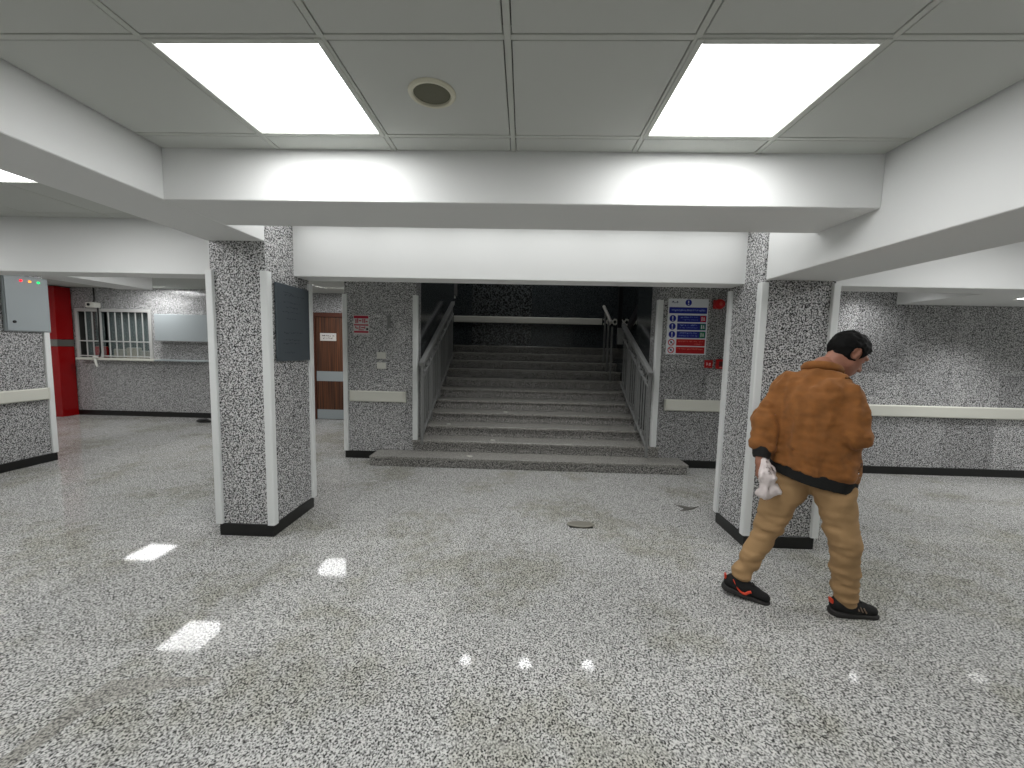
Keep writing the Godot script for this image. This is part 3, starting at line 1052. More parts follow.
	for k in 3:
		var st := thing("paper_stack", ["pale stack of forms behind the middle bars of the ticket window", "pale carton of forms beside the thinner stack, behind the bars", "rightmost pale stack of forms behind the bars"][k], "paper", Vector3(-8.05 + 0.26 * k, 1.14, -7.83), "stacks behind the ticket window bars")
		block(st, "sheets", Vector3(-0.10, 0, -0.06), Vector3(0.10, [0.17, 0.20, 0.14][k], 0.06), mat("paper_%d" % k, [Color(0.66, 0.64, 0.58), Color(0.70, 0.67, 0.60), Color(0.60, 0.58, 0.53)][k], 0.9), 0.002)
		block(st, "top_sheet", Vector3(-0.09, [0.17, 0.20, 0.14][k], -0.055), Vector3(0.095, [0.175, 0.206, 0.146][k], 0.05), M.white_plastic, 0.001)
	# grey box beside the window
	var gb := thing("shutter_box", "wide pale grey metal box on the wall beside the ticket window", "wall box", Vector3(-6.30, 1.495, -7.637))
	block(gb, "case", Vector3(-0.75, 0, 0), Vector3(0.87, 0.505, 0.13), M.sheet_grey, 0.008)
	block(gb, "lip", Vector3(-0.75, -0.012, 0.01), Vector3(0.87, 0.004, 0.142), M.iron_grey, 0.002)
	# small camera with its cable
	var dv := thing("wall_camera", "small white device with a cable above the ticket window", "camera", Vector3(-8.33, 2.10, -7.645))
	block(dv, "housing", Vector3(-0.07, 0, 0), Vector3(0.12, 0.10, 0.12), M.white_plastic, 0.01)
	var ln := part(dv, "lens", lathe([Vector2(0.028, 0), Vector2(0.026, 0.012), Vector2(0.0, 0.012)], 16), M.black_plastic, Vector3(0.0, 0.055, 0.12))
	ln.rotation_degrees.x = 90
	part(dv, "cable", tube([Vector3(0.0, 0.10, 0.02), Vector3(0.0, 0.2, 0.012), Vector3(-0.004, 0.385, 0.012)], 0.011, 8), M.black_plastic)
	part(dv, "cable", tube([Vector3(0.09, 0.02, 0.04), Vector3(0.115, -0.15, 0.06), Vector3(0.10, -0.5, 0.055), Vector3(0.11, -0.85, 0.06), Vector3(0.12, -0.94, 0.09)], 0.014, 8), M.black_plastic)
	var kn := thing("hanging_tag", "white rag tied at the ledge below the ticket window divider", "rag", Vector3(-8.22, 1.03, -7.49))
	part(kn, "knot", tube([Vector3(-0.06, 0.115, 0.0), Vector3(-0.01, 0.13, 0.015), Vector3(0.05, 0.12, 0.0)], [0.012, 0.024, 0.014], 8), M.white_plastic)
	part(kn, "tail", tube([Vector3(-0.005, 0.12, 0.012), Vector3(0.01, 0.04, 0.016), Vector3(0.03, -0.06, 0.012)], [0.016, 0.02, 0.012], 8), M.white_plastic)
	# wooden door
	var d := setting("door_1", "dark brown wood door with steel band and kick plate")
	var wood := mat("door_wood", Color.WHITE, 0.38)
	wood.albedo_texture = wood_image()
	wood.uv1_triplanar = true
	wood.uv1_world_triplanar = true
	wood.uv1_scale = Vector3(1.1, 0.35, 1.1)
	block(d, "leaf", Vector3(-4.115, 0.005, -7.90), Vector3(-3.10, 2.03, -7.86), wood, 0.003)
	var jam := mat("door_frame_wood", Color(0.31, 0.15, 0.085), 0.45)
	block(d, "door_frame", Vector3(-4.163, 0.0, -7.93), Vector3(-4.118, 2.03, -7.835), jam, 0.003)
	block(d, "door_frame", Vector3(-3.097, 0.0, -7.93), Vector3(-3.052, 2.03, -7.835), jam, 0.003)
	block(d, "door_frame", Vector3(-4.163, 2.033, -7.93), Vector3(-3.052, 2.113, -7.835), jam, 0.003)
	block(d, "push_band", Vector3(-4.11, 0.77, -7.86), Vector3(-3.105, 0.965, -7.854), M.sheet_grey, 0.001)
	block(d, "kick_plate", Vector3(-4.11, 0.01, -7.86), Vector3(-3.105, 0.20, -7.854), M.sheet_grey, 0.001)
	# black shoe-like scrap by the far wall
	var sh := thing("dark_scrap", "small black scrap on the floor beyond the left column", "scrap", Vector3(-5.92, 0, -7.2))
	part(sh, "lump", tube([Vector3(-0.13, 0.025, 0), Vector3(-0.05, 0.04, 0.02), Vector3(0.06, 0.045, 0.0), Vector3(0.13, 0.02, -0.02)], [0.012, 0.035, 0.04, 0.012], 8), M.black_plastic)
	# dark oval drain cover and leaf-like scraps on the floor
	var dr := thing("floor_drain", "small dark oval drain cover in the floor before the stairs", "drain", Vector3(0.52, 0.0, -3.355))
	block(dr, "rim_frame", Vector3(-0.10, 0.0, -0.05), Vector3(0.10, 0.002, 0.06), M.black_plastic, 0.0)
	var ov := part(dr, "cover", lathe([Vector2(0.0, 0.0), Vector2(0.116, 0.0), Vector2(0.116, 0.006), Vector2(0.10, 0.009), Vector2(0.0, 0.010)], 36), mat("drain_metal", Color(0.50, 0.49, 0.45), 0.5, 0.1), Vector3(0, 0.004, 0))
	ov.scale = Vector3(1.0, 1.0, 0.62)
	ov.rotation_degrees.x = -5
	var bits := [Vector3(-0.66, 0.126, -4.96), Vector3(-0.40, 0.268, -5.27), Vector3(-1.04, 0.41, -5.58), Vector3(-0.26, 0.552, -5.90)]
	for k in bits.size():
		var b := thing("paper_scrap", ["white paper scrap on the lowest stair step", "white paper scrap on the second stair step", "white paper scrap near the left railing on the third step", "white paper scrap on the fourth stair step"][k], "scrap", bits[k], "paper scraps on the stairs")
		var pl := PackedVector2Array()
		for q in 7:
			var an := TAU * q / 7.0
			pl.append(Vector2(cos(an) * rng.randf_range(0.02, 0.042), sin(an) * rng.randf_range(0.012, 0.028)))
		part(b, "crumple", prism(pl, 0.0, 0.012), M.white_plastic)
	var lf := thing("dark_litter", "dark leaf-shaped litter on the floor by the right column", "litter", Vector3(1.62, 0.0, -3.83))
	var lp := [PackedVector2Array([Vector2(-0.10, -0.06), Vector2(-0.02, -0.03), Vector2(0.03, 0.0), Vector2(0.12, -0.03), Vector2(0.05, 0.03), Vector2(-0.02, 0.07), Vector2(-0.11, 0.09), Vector2(-0.04, 0.03)])]
	part(lf, "leaf", prism(lp[0], 0.0005, 0.004), mat("leaf_dark", Color(0.36, 0.355, 0.33), 0.8))

func wood_image() -> ImageTexture:
	var n := noise(FastNoiseLite.TYPE_SIMPLEX_SMOOTH, 0.02, 3, 4)
	var s := 512
	var img := Image.create(s, s, false, Image.FORMAT_RGB8)
	for y in s:
		for x in s:
			var v := n.get_noise_2d(x * 3.2, y * 0.16)
			var w := n.get_noise_2d(x * 11.0 + 900.0, y * 0.4)
			var t := clampf(0.5 + v * 0.75 + w * 0.3, 0.0, 1.0)
			img.set_pixel(x, y, Color(0.17, 0.095, 0.055).lerp(Color(0.47, 0.28, 0.165), t))
	return ImageTexture.create_from_image(img)

func scribble(img: Image, x: int, y: int, w: int, h: int, c: Color) -> void:
	# stand-in for lettering too small to read: broken strokes along a line
	var e := x + w
	while x < e:
		var k := rng.randi_range(2, 6)
		if rng.randf() < 0.8:
			img.fill_rect(Rect2i(x, y + rng.randi_range(0, maxi(1, h / 3)), mini(k, e - x), rng.randi_range(maxi(1, h / 3), maxi(1, h * 2 / 3))), c)
		x += k + rng.randi_range(0, 2)

func build_signs() -> void:
	# safety board
	var s := thing("safety_sign", "white safety board with blue and red notice bars right of the stairs", "sign", Vector3(2.05, 1.82, -5.199))
	block(s, "board", Vector3(-0.25, -0.35, 0), Vector3(0.25, 0.35, 0.008), M.white_plastic, 0.001)
	var W := 300
	var H := 420
	var img := Image.create(W, H, false, Image.FORMAT_RGB8)
	img.fill(Color(0.90, 0.91, 0.93))
	var blue := Color(0.05, 0.12, 0.55)
	var red := Color(0.75, 0.03, 0.07)
	var white := Color(0.88, 0.89, 0.93)
	scribble(img, 20, 16, 58, 16, Color(0.2, 0.25, 0.4))
	scribble(img, 24, 26, 50, 10, Color(0.3, 0.35, 0.45))
	disc(img, 150, 28, 24, blue)
	img.fill_rect(Rect2i(146, 14, 8, 18), white)
	disc(img, 150, 41, 5, white)
	img.fill_rect(Rect2i(8, 64, 284, 46), blue)
	scribble(img, 22, 78, 256, 20, Color(0.55, 0.62, 0.85))
	for k in 3:
		var y := 124 + k * 60
		disc(img, 38, y + 24, 25, blue)
		img.fill_rect(Rect2i(34, y + 8, 8, 20), white)
		disc(img, 38, y + 37, 5, white)
		img.fill_rect(Rect2i(74, y, 216, 50), blue)
		scribble(img, 96, y + 8, 130, 14, Color(0.55, 0.62, 0.88))
		scribble(img, 90, y + 28, 138, 14, Color(0.45, 0.52, 0.82))
		var ic: Color = [red, Color(0.05, 0.42, 0.30), Color(0.04, 0.48, 0.24)][k]
		img.fill_rect(Rect2i(246, y + 3, 40, 44), ic)
		img.fill_rect(Rect2i(254, y + 10, 7, 30), white)
		img.fill_rect(Rect2i(268, y + 14, 9, 9), white)
		img.fill_rect(Rect2i(266, y + 28, 14, 8), white)
	for k in 2:
		var y := 304 + k * 58
		disc(img, 36, y + 25, 25, red)
		disc(img, 36, y + 25, 19, white)
		for q in 30:
			disc(img, 22 + q, y + 11 + q, 2.5, red)
		img.fill_rect(Rect2i(30, y + 18, 12, 14), Color(0.1, 0.1, 0.12))
		img.fill_rect(Rect2i(74, y, 216, 50), red)
		scribble(img, 86, y + 10, 190, 14, Color(0.90, 0.45, 0.40))
		if k == 0:
			scribble(img, 210, y + 30, 60, 12, Color(0.90, 0.45, 0.40))
	part(s, "printed_face", sheet(0.498, 0.698), print_mat("safety_print", img, 0.3), Vector3(0, 0, 0.0086))
	# alarm bell
	var b := thing("alarm_bell", "round red alarm sounder on the wall beside the safety board", "alarm", Vector3(2.41, 2.105, -5.199))
	block(b, "base", Vector3(-0.055, -0.055, 0), Vector3(0.055, 0.055, 0.03), M.red_plastic, 0.01)
	var dm := part(b, "dome", lathe([Vector2(0.062, 0.03), Vector2(0.062, 0.075), Vector2(0.05, 0.10), Vector2(0.028, 0.108), Vector2(0.026, 0.098), Vector2(0.0, 0.098)], 28), M.red_plastic)
	dm.rotation_degrees.x = 90
	var cp := part(b, "centre_cap", lathe([Vector2(0.02, 0.098), Vector2(0.016, 0.106), Vector2(0.0, 0.108)], 20), mat("bell_cap", Color(0.75, 0.35, 0.30), 0.4))
	cp.rotation_degrees.x = 90
	# call point and its sign
	var cs := thing("call_point_sign", "small square red fire call sign below the safety board", "sign", Vector3(2.347, 1.357, -5.199))
	block(cs, "plate", Vector3(-0.052, -0.05, 0), Vector3(0.052, 0.05, 0.006), M.red_plastic, 0.001)
	var ci := Image.create(64, 64, false, Image.FORMAT_RGB8)
	ci.fill(Color(0.70, 0.03, 0.06))
	ci.fill_rect(Rect2i(16, 18, 5, 26), Color(0.9, 0.8, 0.8))
	ci.fill_rect(Rect2i(21, 30, 9, 5), Color(0.9, 0.8, 0.8))
	disc(ci, 42, 28, 7, Color(0.9, 0.75, 0.75))
	ci.fill_rect(Rect2i(34, 38, 16, 6), Color(0.9, 0.8, 0.8))
	part(cs, "printed_face", sheet(0.10, 0.096), print_mat("call_print", ci), Vector3(0, 0, 0.0066))
	var cl := thing("fire_call_point", "red break-glass call point next to the column", "alarm", Vector3(2.49, 1.36, -5.199))
	block(cl, "housing", Vector3(-0.055, -0.06, 0), Vector3(0.055, 0.06, 0.05), M.red_plastic, 0.006)
	block(cl, "press_plate", Vector3(-0.035, -0.03, 0.05), Vector3(0.035, 0.035, 0.053), mat("call_dark", Color(0.30, 0.02, 0.03), 0.3), 0.001)
	block(cl, "label_strip", Vector3(-0.025, -0.048, 0.05), Vector3(0.025, -0.038, 0.0515), mat("call_label", Color(0.80, 0.45, 0.45), 0.5), 0.0)
	# switches
	for k in 2:
		var sw := thing("wall_switch", ["upper white switch plate on the wall end left of the stairs", "lower white switch plate on the wall end left of the stairs"][k], "switch", Vector3(-1.858, 1.37 - 0.133 * k, -5.199), "white switch plates")
		block(sw, "plate", Vector3(-0.058, -0.043, 0), Vector3(0.058, 0.043, 0.012), M.white_plastic, 0.005)
		for q in 2:
			block(sw, "rocker", Vector3(-0.045 + q * 0.046, -0.028, 0.012), Vector3(-0.001 + q * 0.046, 0.028, 0.016), M.white_plastic, 0.002)
	# trunking stub
	var tr := thing("wall_bracket", "small grey bracket on the wall end above the switches", "bracket", Vector3(-1.755, 1.80, -5.199))
	block(tr, "plate", Vector3(-0.03, -0.075, 0), Vector3(0.03, -0.05, 0.02), M.iron_grey, 0.003)
	block(tr, "stem", Vector3(-0.022, -0.05, 0), Vector3(0.022, 0.085, 0.016), M.iron_grey, 0.004)
	# poster
	var p := thing("notice", "small red and white notice on the wall end left of the stairs", "notice", Vector3(-2.12, 1.762, -5.199))
	block(p, "board", Vector3(-0.103, -0.125, 0), Vector3(0.103, 0.125, 0.004), M.white_plastic, 0.0005)
	var pi := Image.create(120, 150, false, Image.FORMAT_RGB8)
	pi.fill(Color(0.78, 0.77, 0.76))
	var pr := Color(0.66, 0.07, 0.20)
	pi.fill_rect(Rect2i(4, 6, 112, 20), pr)
	pi.fill_rect(Rect2i(4, 72, 112, 10), pr)
	pi.fill_rect(Rect2i(4, 124, 112, 14), pr)
	for q in [[16, 34, 9, 30], [30, 28, 8, 34], [44, 40, 18, 9], [70, 30, 8, 30], [84, 30, 8, 32], [96, 46, 14, 9], [14, 88, 8, 14], [20, 98, 20, 8], [46, 86, 8, 22], [60, 94, 22, 8], [84, 88, 8, 18], [40, 112, 40, 7]]:
		pi.fill_rect(Rect2i(q[0], q[1], q[2], q[3]), pr)
	disc(pi, 106, 108, 9, Color(0.08, 0.07, 0.08))
	part(p, "printed_face", sheet(0.204, 0.248), print_mat("notice_print", pi), Vector3(0, 0, 0.0046))
	# door sign
	var ds := thing("door_sign", "small white name plate on the wooden door", "sign", Vector3(-3.865, 1.642, -7.859))
	block(ds, "plate", Vector3(-0.16, -0.075, 0), Vector3(0.16, 0.075, 0.006), M.white_plastic, 0.001)
	var di := Image.create(128, 60, false, Image.FORMAT_RGB8)
	di.fill(Color(0.80, 0.79, 0.77))
	scribble(di, 14, 14, 100, 16, Color(0.30, 0.27, 0.27))
	scribble(di, 24, 34, 80, 12, Color(0.38, 0.34, 0.33))
	part(ds, "printed_face", sheet(0.316, 0.146), print_mat("door_print", di), Vector3(0, 0, 0.0066))

# ---------------------------------------------------------------- the walking man
func hand_into(m: ArrayMesh, wrist: Vector3, along: Vector3, palm: Vector3, thumb_side: float, curl: float) -> void:
	# along: wrist to knuckles; palm: the way the palm faces; thumb_side: +1 or -1 along palm x along
	along = along.normalized()
	palm = (palm - along * palm.dot(along)).normalized()
	var across := palm.cross(along).normalized() * thumb_side
	var f := Field.new(wrist - Vector3.ONE * 0.17, wrist + Vector3.ONE * 0.17, 0.0045)
	var kn := wrist + along * 0.085
	f.cap(wrist - along * 0.04, wrist + along * 0.01, 0.025, 0.026, 0.01)
	for q in [-0.026, -0.009, 0.009, 0.026]:
		f.cap(wrist + along * 0.012 + across * q * 0.7, kn + across * q, 0.015, 0.0125, 0.012)
	var lens := [0.070, 0.080, 0.074, 0.058]
	for i in 4:
		var q: float = [0.029, 0.010, -0.010, -0.028][i]
		var p := kn + across * q
		var dir := along
		var segs := [0.45, 0.31, 0.24]
		for s in 3:
			dir = dir.rotated(across, -curl * thumb_side * [0.7, 1.0, 0.8][s]).normalized()
			var e: Vector3 = p + dir * lens[i] * segs[s]
			f.cap(p, e, 0.0098 - s * 0.0007, 0.0091 - s * 0.0007, 0.004)
			p = e
	var t0 := wrist + along * 0.025 + across * 0.024
	var t1 := t0 + along * 0.032 + across * 0.026 + palm * 0.014
	var t2 := t1 + along * 0.028 + across * 0.004 + palm * 0.012
	f.cap(t0, t1, 0.014, 0.011, 0.008)
	f.cap(t1, t2, 0.0105, 0.009, 0.004)
	f.mesh_into(m)

func build_person() -> void:
	var person := thing("person", "man in a brown jacket and khaki trousers walking right, head bowed", "person", Vector3.ZERO)
	var base := Vector3(1.70, 0.0, -2.36)
	person.position = base
	var skin := mat("skin", Color(0.60, 0.41, 0.33), 0.55)
	skin.subsurf_scatter_enabled = true
	skin.subsurf_scatter_strength = 0.08
	var U := Vector3.UP
	# facing of the trunk, and of the hips
	var F := Vector3(0.76, 0, -0.65).normalized()
	var Rt := F.cross(U).normalized()
	var shR := Vector3(1.778, 1.268, -2.235)
	var shL := Vector3(1.590, 1.295, -2.49)
	var elR := Vector3(1.785, 1.075, -2.16)
	var wrR := elR + Vector3(0.12, 0.10, -0.19)
	var elL := Vector3(1.482, 1.075, -2.46)
	var wrL := Vector3(1.43, 0.90, -2.40)
	var neck := Vector3(1.735, 1.36, -2.385)
	var hipR := Vector3(1.765, 0.80, -2.285)
	var hipL := Vector3(1.655, 0.80, -2.435)
	var knR := Vector3(1.832, 0.455, -2.24)
	var knL := Vector3(1.525, 0.455, -2.43)
	var anR := Vector3(1.895, 0.09, -2.275)
	var anL := Vector3(1.368, 0.115, -2.425)
	var chest := Vector3(1.695, 1.19, -2.36)
	var belly := Vector3(1.705, 0.93, -2.36)
	# ---- body
	var body := ArrayMesh.new()
	var f := Field.new(Vector3(1.20, 0.02, -2.75), Vector3(2.20, 1.50, -2.00), 0.014)
	f.cap(belly, chest, 0.13, 0.15, 0.04, F, 0.72)
	f.cap(shL, shR, 0.05, 0.05, 0.06)
	f.cap(chest + U * 0.1, neck + U * 0.08, 0.075, 0.055, 0.05)
	f.cap(shL, elL, 0.05, 0.042, 0.03)
	f.cap(elL, wrL, 0.04, 0.028, 0.02)
	f.cap(shR, elR, 0.05, 0.042, 0.03)
	f.cap(elR, wrR, 0.04, 0.028, 0.02)
	f.cap(hipL + U * 0.04, hipR + U * 0.04, 0.10, 0.10, 0.05)
	f.cap(hipL, knL, 0.085, 0.055, 0.03)
	f.cap(knL, anL, 0.052, 0.036, 0.02)
	f.cap(hipR, knR, 0.085, 0.055, 0.03)
	f.cap(knR, anR, 0.052, 0.036, 0.02)
	f.mesh_into(body, -base)
	# ---- head, bowed and turned to the right
	var hf := Vector3(0.84, -0.58, 0.02).normalized()
	var hr := hf.cross(U).normalized()
	var hu := hr.cross(hf).normalized()
	var hb := Basis(hr, hu, -hf)
	var hc := Vector3(1.866, 1.508, -2.385)
	var H := func(x: float, y: float, z: float) -> Vector3:
		return hc + hr * x + hu * y + hf * z
	f = Field.new(hc - Vector3.ONE * 0.20, hc + Vector3.ONE * 0.17, 0.005)
	f.egg(H.call(0, 0.028, -0.012), Vector3(0.074, 0.088, 0.094), hb, 0.02)
	f.egg(H.call(0, -0.035, 0.03), Vector3(0.058, 0.075, 0.062), hb, 0.03)
	f.cap(H.call(-0.042, -0.062, 0.01), H.call(0, -0.092, 0.062), 0.022, 0.02, 0.025)
	f.cap(H.call(0.042, -0.062, 0.01), H.call(0, -0.092, 0.062), 0.022, 0.02, 0.025)
	f.cap(H.call(0, 0.004, 0.084), H.call(0, -0.034, 0.108), 0.009, 0.013, 0.012)
	f.cap(H.call(-0.012, -0.040, 0.096), H.call(0.012, -0.040, 0.096), 0.009, 0.009, 0.008)
	f.cap(H.call(-0.038, 0.022, 0.078), H.call(0.038, 0.022, 0.078), 0.012, 0.012, 0.014)
	f.cap(H.call(-0.017, -0.064, 0.086), H.call(0.017, -0.064, 0.086), 0.0075, 0.0075, 0.006)
	f.cap(H.call(-0.015, -0.075, 0.083), H.call(0.015, -0.075, 0.083), 0.008, 0.008, 0.006)
	for e in [-1.0, 1.0]:
		f.cap(H.call(0.034 * e, 0.0, 0.079), H.call(0.03 * e, 0.0, 0.081), 0.011, 0.011, -0.010)
		f.egg(H.call(0.032 * e, 0.001, 0.073), Vector3(0.012, 0.009, 0.010), hb, 0.003)
		# ear: a shallow bowl with a rim
		for q in 7:
			var a0 := -0.4 + q * 0.62
			var a1 := a0 + 0.62
			f.cap(H.call(0.079 * e, 0.004 + 0.027 * sin(a0), -0.016 - 0.016 * cos(a0)), H.call(0.079 * e, 0.004 + 0.027 * sin(a1), -0.016 - 0.016 * cos(a1)), 0.0055, 0.0055, 0.004)
		f.egg(H.call(0.073 * e, 0.002, -0.013), Vector3(0.007, 0.026, 0.016), hb, 0.006)
		f.cap(H.call(0.074 * e, -0.026, -0.004), H.call(0.073 * e, -0.016, -0.004), 0.0075, 0.007, 0.006)
	f.cap(H.call(0, -0.03, -0.04), neck + U * 0.02, 0.050, 0.058, 0.03)
	f.mesh_into(body, -base)
	# ---- hands: the left holds the bag, the right is raised before the chest
	hand_into(body, wrL + Vector3(-0.010, -0.035, 0.010), Vector3(-0.10, -0.9, 0.15), Vector3(0.85, 0, 0.25), 1.0, 0.85)
	body.surface_get_array_len(0)
	hand_into(body, wrR + (wrR - elR).normalized() * 0.02, (wrR - elR).normalized(), U + F * -0.4, -1.0, 0.55)
	for sfc in [2, 3]:
		var arr := body.surface_get_arrays(sfc)
		arr[0] = arr[0].duplicate()
	var moved := ArrayMesh.new()
	for sfc in body.get_surface_count():
		var arr := body.surface_get_arrays(sfc)
		if sfc >= 2:
			var vs: PackedVector3Array = arr[Mesh.ARRAY_VERTEX]
			for i in vs.size():
				vs[i] -= base
			arr[Mesh.ARRAY_VERTEX] = vs
		moved.add_surface_from_arrays(Mesh.PRIMITIVE_TRIANGLES, arr)
	part(person, "body", moved, skin)
	# ---- hair
	var hair := mat("hair", Color(0.030, 0.028, 0.027), 0.75, 0.0, 0.3)
	f = Field.new(hc - Vector3.ONE * 0.16, hc + Vector3.ONE * 0.16, 0.005)
	f.egg(H.call(0, 0.030, -0.016), Vector3(0.086, 0.102, 0.109), hb, 0.02)
	f.cut(H.call(0, 0.045, 0.060), (hf * 1.0 - hu * 0.55).normalized())
	f.cut(H.call(0, -0.078, -0.06), (-hu + hf * 0.42).normalized())
	for e in [-1.0, 1.0]:
		f.cap(H.call(0.10 * e, 0.0, -0.008), H.call(0.06 * e, 0.0, -0.008), 0.036, 0.030, -0.006)
	f.ruffle(noise(FastNoiseLite.TYPE_SIMPLEX, 22.0, 31, 2), 0.006, Vector3(1.0, 1.0, 1.0))
	var hm := ArrayMesh.new()
	f.mesh_into(hm, -base)
	part(person, "hair", hm, hair)
	# ---- jacket
	var suede := mat("jacket_suede", Color(0.565, 0.36, 0.16), 0.88)
	suede.rim_enabled = true
	suede.rim = 0.5
	suede.rim_tint = 0.6
	var nap := noise(FastNoiseLite.TYPE_SIMPLEX_SMOOTH, 0.02, 41, 4)
	var sn := nap.get_seamless_image(256, 256, false, false, 0.1, true)
	sn.convert(Image.FORMAT_L8)
	var sd := sn.get_data()
	var sr := PackedByteArray()
	sr.resize(256 * 256 * 3)
	for i in 256 * 256:
		var v := 205.0 + 50.0 * sd[i] / 255.0
		sr[i * 3] = int(v)
		sr[i * 3 + 1] = int(v * 0.985)
		sr[i * 3 + 2] = int(v * 0.96)
	suede.albedo_texture = ImageTexture.create_from_image(Image.create_from_data(256, 256, false, Image.FORMAT_RGB8, sr))
	suede.uv1_triplanar = true
	suede.uv1_scale = Vector3.ONE * 3.0
	f = Field.new(Vector3(1.28, 0.70, -2.74), Vector3(2.16, 1.52, -1.98), 0.0085)
	f.cap(belly + Vector3(0.0, -0.075, 0), chest + U * 0.015, 0.215, 0.192, 0.03, F, 0.76)
	f.cap(shL + Rt * 0.02 + U * 0.01, shR - Rt * 0.02 + U * 0.01, 0.072, 0.072, 0.06)
	f.cap(shL + Rt * 0.05 + U * 0.02, neck + U * 0.0, 0.075, 0.082, 0.06)
	f.cap(shR - Rt * 0.05 + U * 0.02, neck + U * 0.0, 0.075, 0.082, 0.06)
	f.cap(shL, elL, 0.080, 0.070, 0.016)
	f.cap(elL, wrL + (elL - wrL).normalized() * 0.055, 0.068, 0.058, 0.02)
	f.cap(shR, elR, 0.083, 0.072, 0.014)
	f.cap(elR, wrR, 0.070, 0.054, 0.012)
	var hem_n := (Vector3.DOWN - Rt * 0.17).normalized()
	var fold := noise(FastNoiseLite.TYPE_SIMPLEX_SMOOTH, 4.5, 51, 2)
	f.ruffle(fold, 0.034, Vector3(1.6, 0.45, 1.6))
	f.ruffle(noise(FastNoiseLite.TYPE_SIMPLEX_SMOOTH, 9.0, 57, 2), 0.010, Vector3(0.8, 1.6, 0.8))
	f.cut(base + Vector3(0, 0.835, 0), hem_n)
	var jm := ArrayMesh.new()
	f.mesh_into(jm, -base)
	var jk := part(person, "jacket", jm, suede)
	# ribbed hem and cuff
	var rib := mat("rib_knit", Color(0.045, 0.045, 0.04), 0.9)
	f = Field.new(Vector3(1.38, 0.66, -2.68), Vector3(2.04, 0.96, -2.04), 0.008)
	f.cap(Vector3(1.705, 0.74, -2.36), Vector3(1.705, 0.88, -2.36), 0.207, 0.213, 0.01, F, 0.77)
	f.ruffle(fold, 0.012, Vector3(1.6, 0.45, 1.6))
	f.cut(base + Vector3(0, 0.778, 0), hem_n)
	f.cut(base + Vector3(0, 0.855, 0), -hem_n)
	var rm := ArrayMesh.new()
	f.mesh_into(rm, -base)
	part(jk, "ribbed_hem", rm, rib)
	part(jk, "cuff", tube([wrL - base + (elL - wrL).normalized() * 0.04, wrL - base + (elL - wrL).normalized() * 0.0, wrL - base - (elL - wrL).normalized() * 0.018], [0.052, 0.048, 0.041], 20), rib)
	var cd := (wrR - elR).normalized()
	part(jk, "cuff", tube([wrR - base - cd * 0.02, wrR - base + cd * 0.035], [0.054, 0.046], 20), rib)
	# stand-up collar round the neck
	var col := []
	var crr := []
	for q in 21:
		var a := TAU * q / 20.0
		var c0 := neck - base + Vector3(0.012, 0.056, -0.004) - Rt * 0.012
		col.append(c0 + (Rt * cos(a) * 0.080 + F * sin(a) * 0.078) + U * (-0.030 * sin(a)))
		crr.append(0.026)
	part(jk, "collar", tube(col, crr, 8), suede)
	# shoulder seam of the right sleeve
	var seam := mat("seam", Color(0.30, 0.16, 0.06), 0.9)
	# ---- trousers
	var khaki := mat("khaki", Color(0.63, 0.505, 0.35), 0.85)
	f = Field.new(Vector3(1.22, 0.06, -2.66), Vector3(2.06, 0.92, -2.08), 0.0105)
	f.cap(hipL + U * 0.03, hipR + U * 0.03 - Rt * 0.012, 0.112, 0.108, 0.04)
	f.cap(hipL + Vector3(-0.012, 0, 0.006), knL, 0.120, 0.077, 0.03)
	f.cap(knL, anL + Vector3(0.01, 0.02, 0), 0.071, 0.054, 0.02)
	f.cap(hipR, knR, 0.108, 0.076, 0.03)
	f.cap(knR, anR + Vector3(0.0, 0.01, 0), 0.074, 0.060, 0.02)
	f.ruffle(noise(FastNoiseLite.TYPE_SIMPLEX_SMOOTH, 8.0, 61, 2), 0.012, Vector3(0.7, 1.5, 0.7))
	f.ruffle(noise(FastNoiseLite.TYPE_SIMPLEX_SMOOTH, 12.0, 63, 2), 0.012, Vector3(0.5, 2.2, 0.5), 0.0, 0.30)
	f.ruffle(noise(FastNoiseLite.TYPE_SIMPLEX_SMOOTH, 10.0, 67, 2), 0.010, Vector3(0.6, 2.0, 0.6), 0.38, 0.56)
	f.cut(anL + Vector3(0, -0.012, 0), Vector3(-0.35, -1, 0).normalized())
	f.cut(Vector3(0, 0.835, 0), Vector3.UP)
	var tm := ArrayMesh.new()
	f.mesh_into(tm, -base)
	part(person, "trousers", tm, khaki)
	# ---- shoes
	shoe(person, Vector3(1.865, 0.0, -2.275) - base, 1.5, 0.0, true)
	shoe(person, Vector3(1.325, 0.022, -2.435) - base, 22.0, 9.0, false)
	# ---- the plastic bag in the left hand
	var bag := thing("plastic_bag", "crumpled white plastic bag held in the walking man's left hand", "bag", Vector3(1.435, 0.728, -2.345))
	f = Field.new(Vector3(-0.16, -0.12, -0.14), Vector3(0.16, 0.20, 0.14), 0.006)
	f.cap(Vector3(0.0, 0.16, -0.035), Vector3(0.005, 0.06, 0.0), 0.020, 0.042, 0.03)
	f.cap(Vector3(0.005, 0.06, 0.0), Vector3(0.012, -0.03, 0.01), 0.044, 0.046, 0.03, Vector3(0.4, 0, 0.9).normalized(), 0.7)
	f.cap(Vector3(-0.03, -0.045, 0.0), Vector3(0.05, -0.02, 0.02), 0.022, 0.026, 0.03)
	f.ruffle(noise(FastNoiseLite.TYPE_SIMPLEX, 9.0, 71, 3), 0.020, Vector3(1.4, 0.6, 1.4))
	var bm := ArrayMesh.new()
	f.mesh_into(bm)
	var film := mat("bag_film", Color(0.84, 0.80, 0.79), 0.35)
	film.backlight_enabled = true
	film.backlight = Color(0.4, 0.38, 0.36)
	part(bag, "bag_film", bm, film)
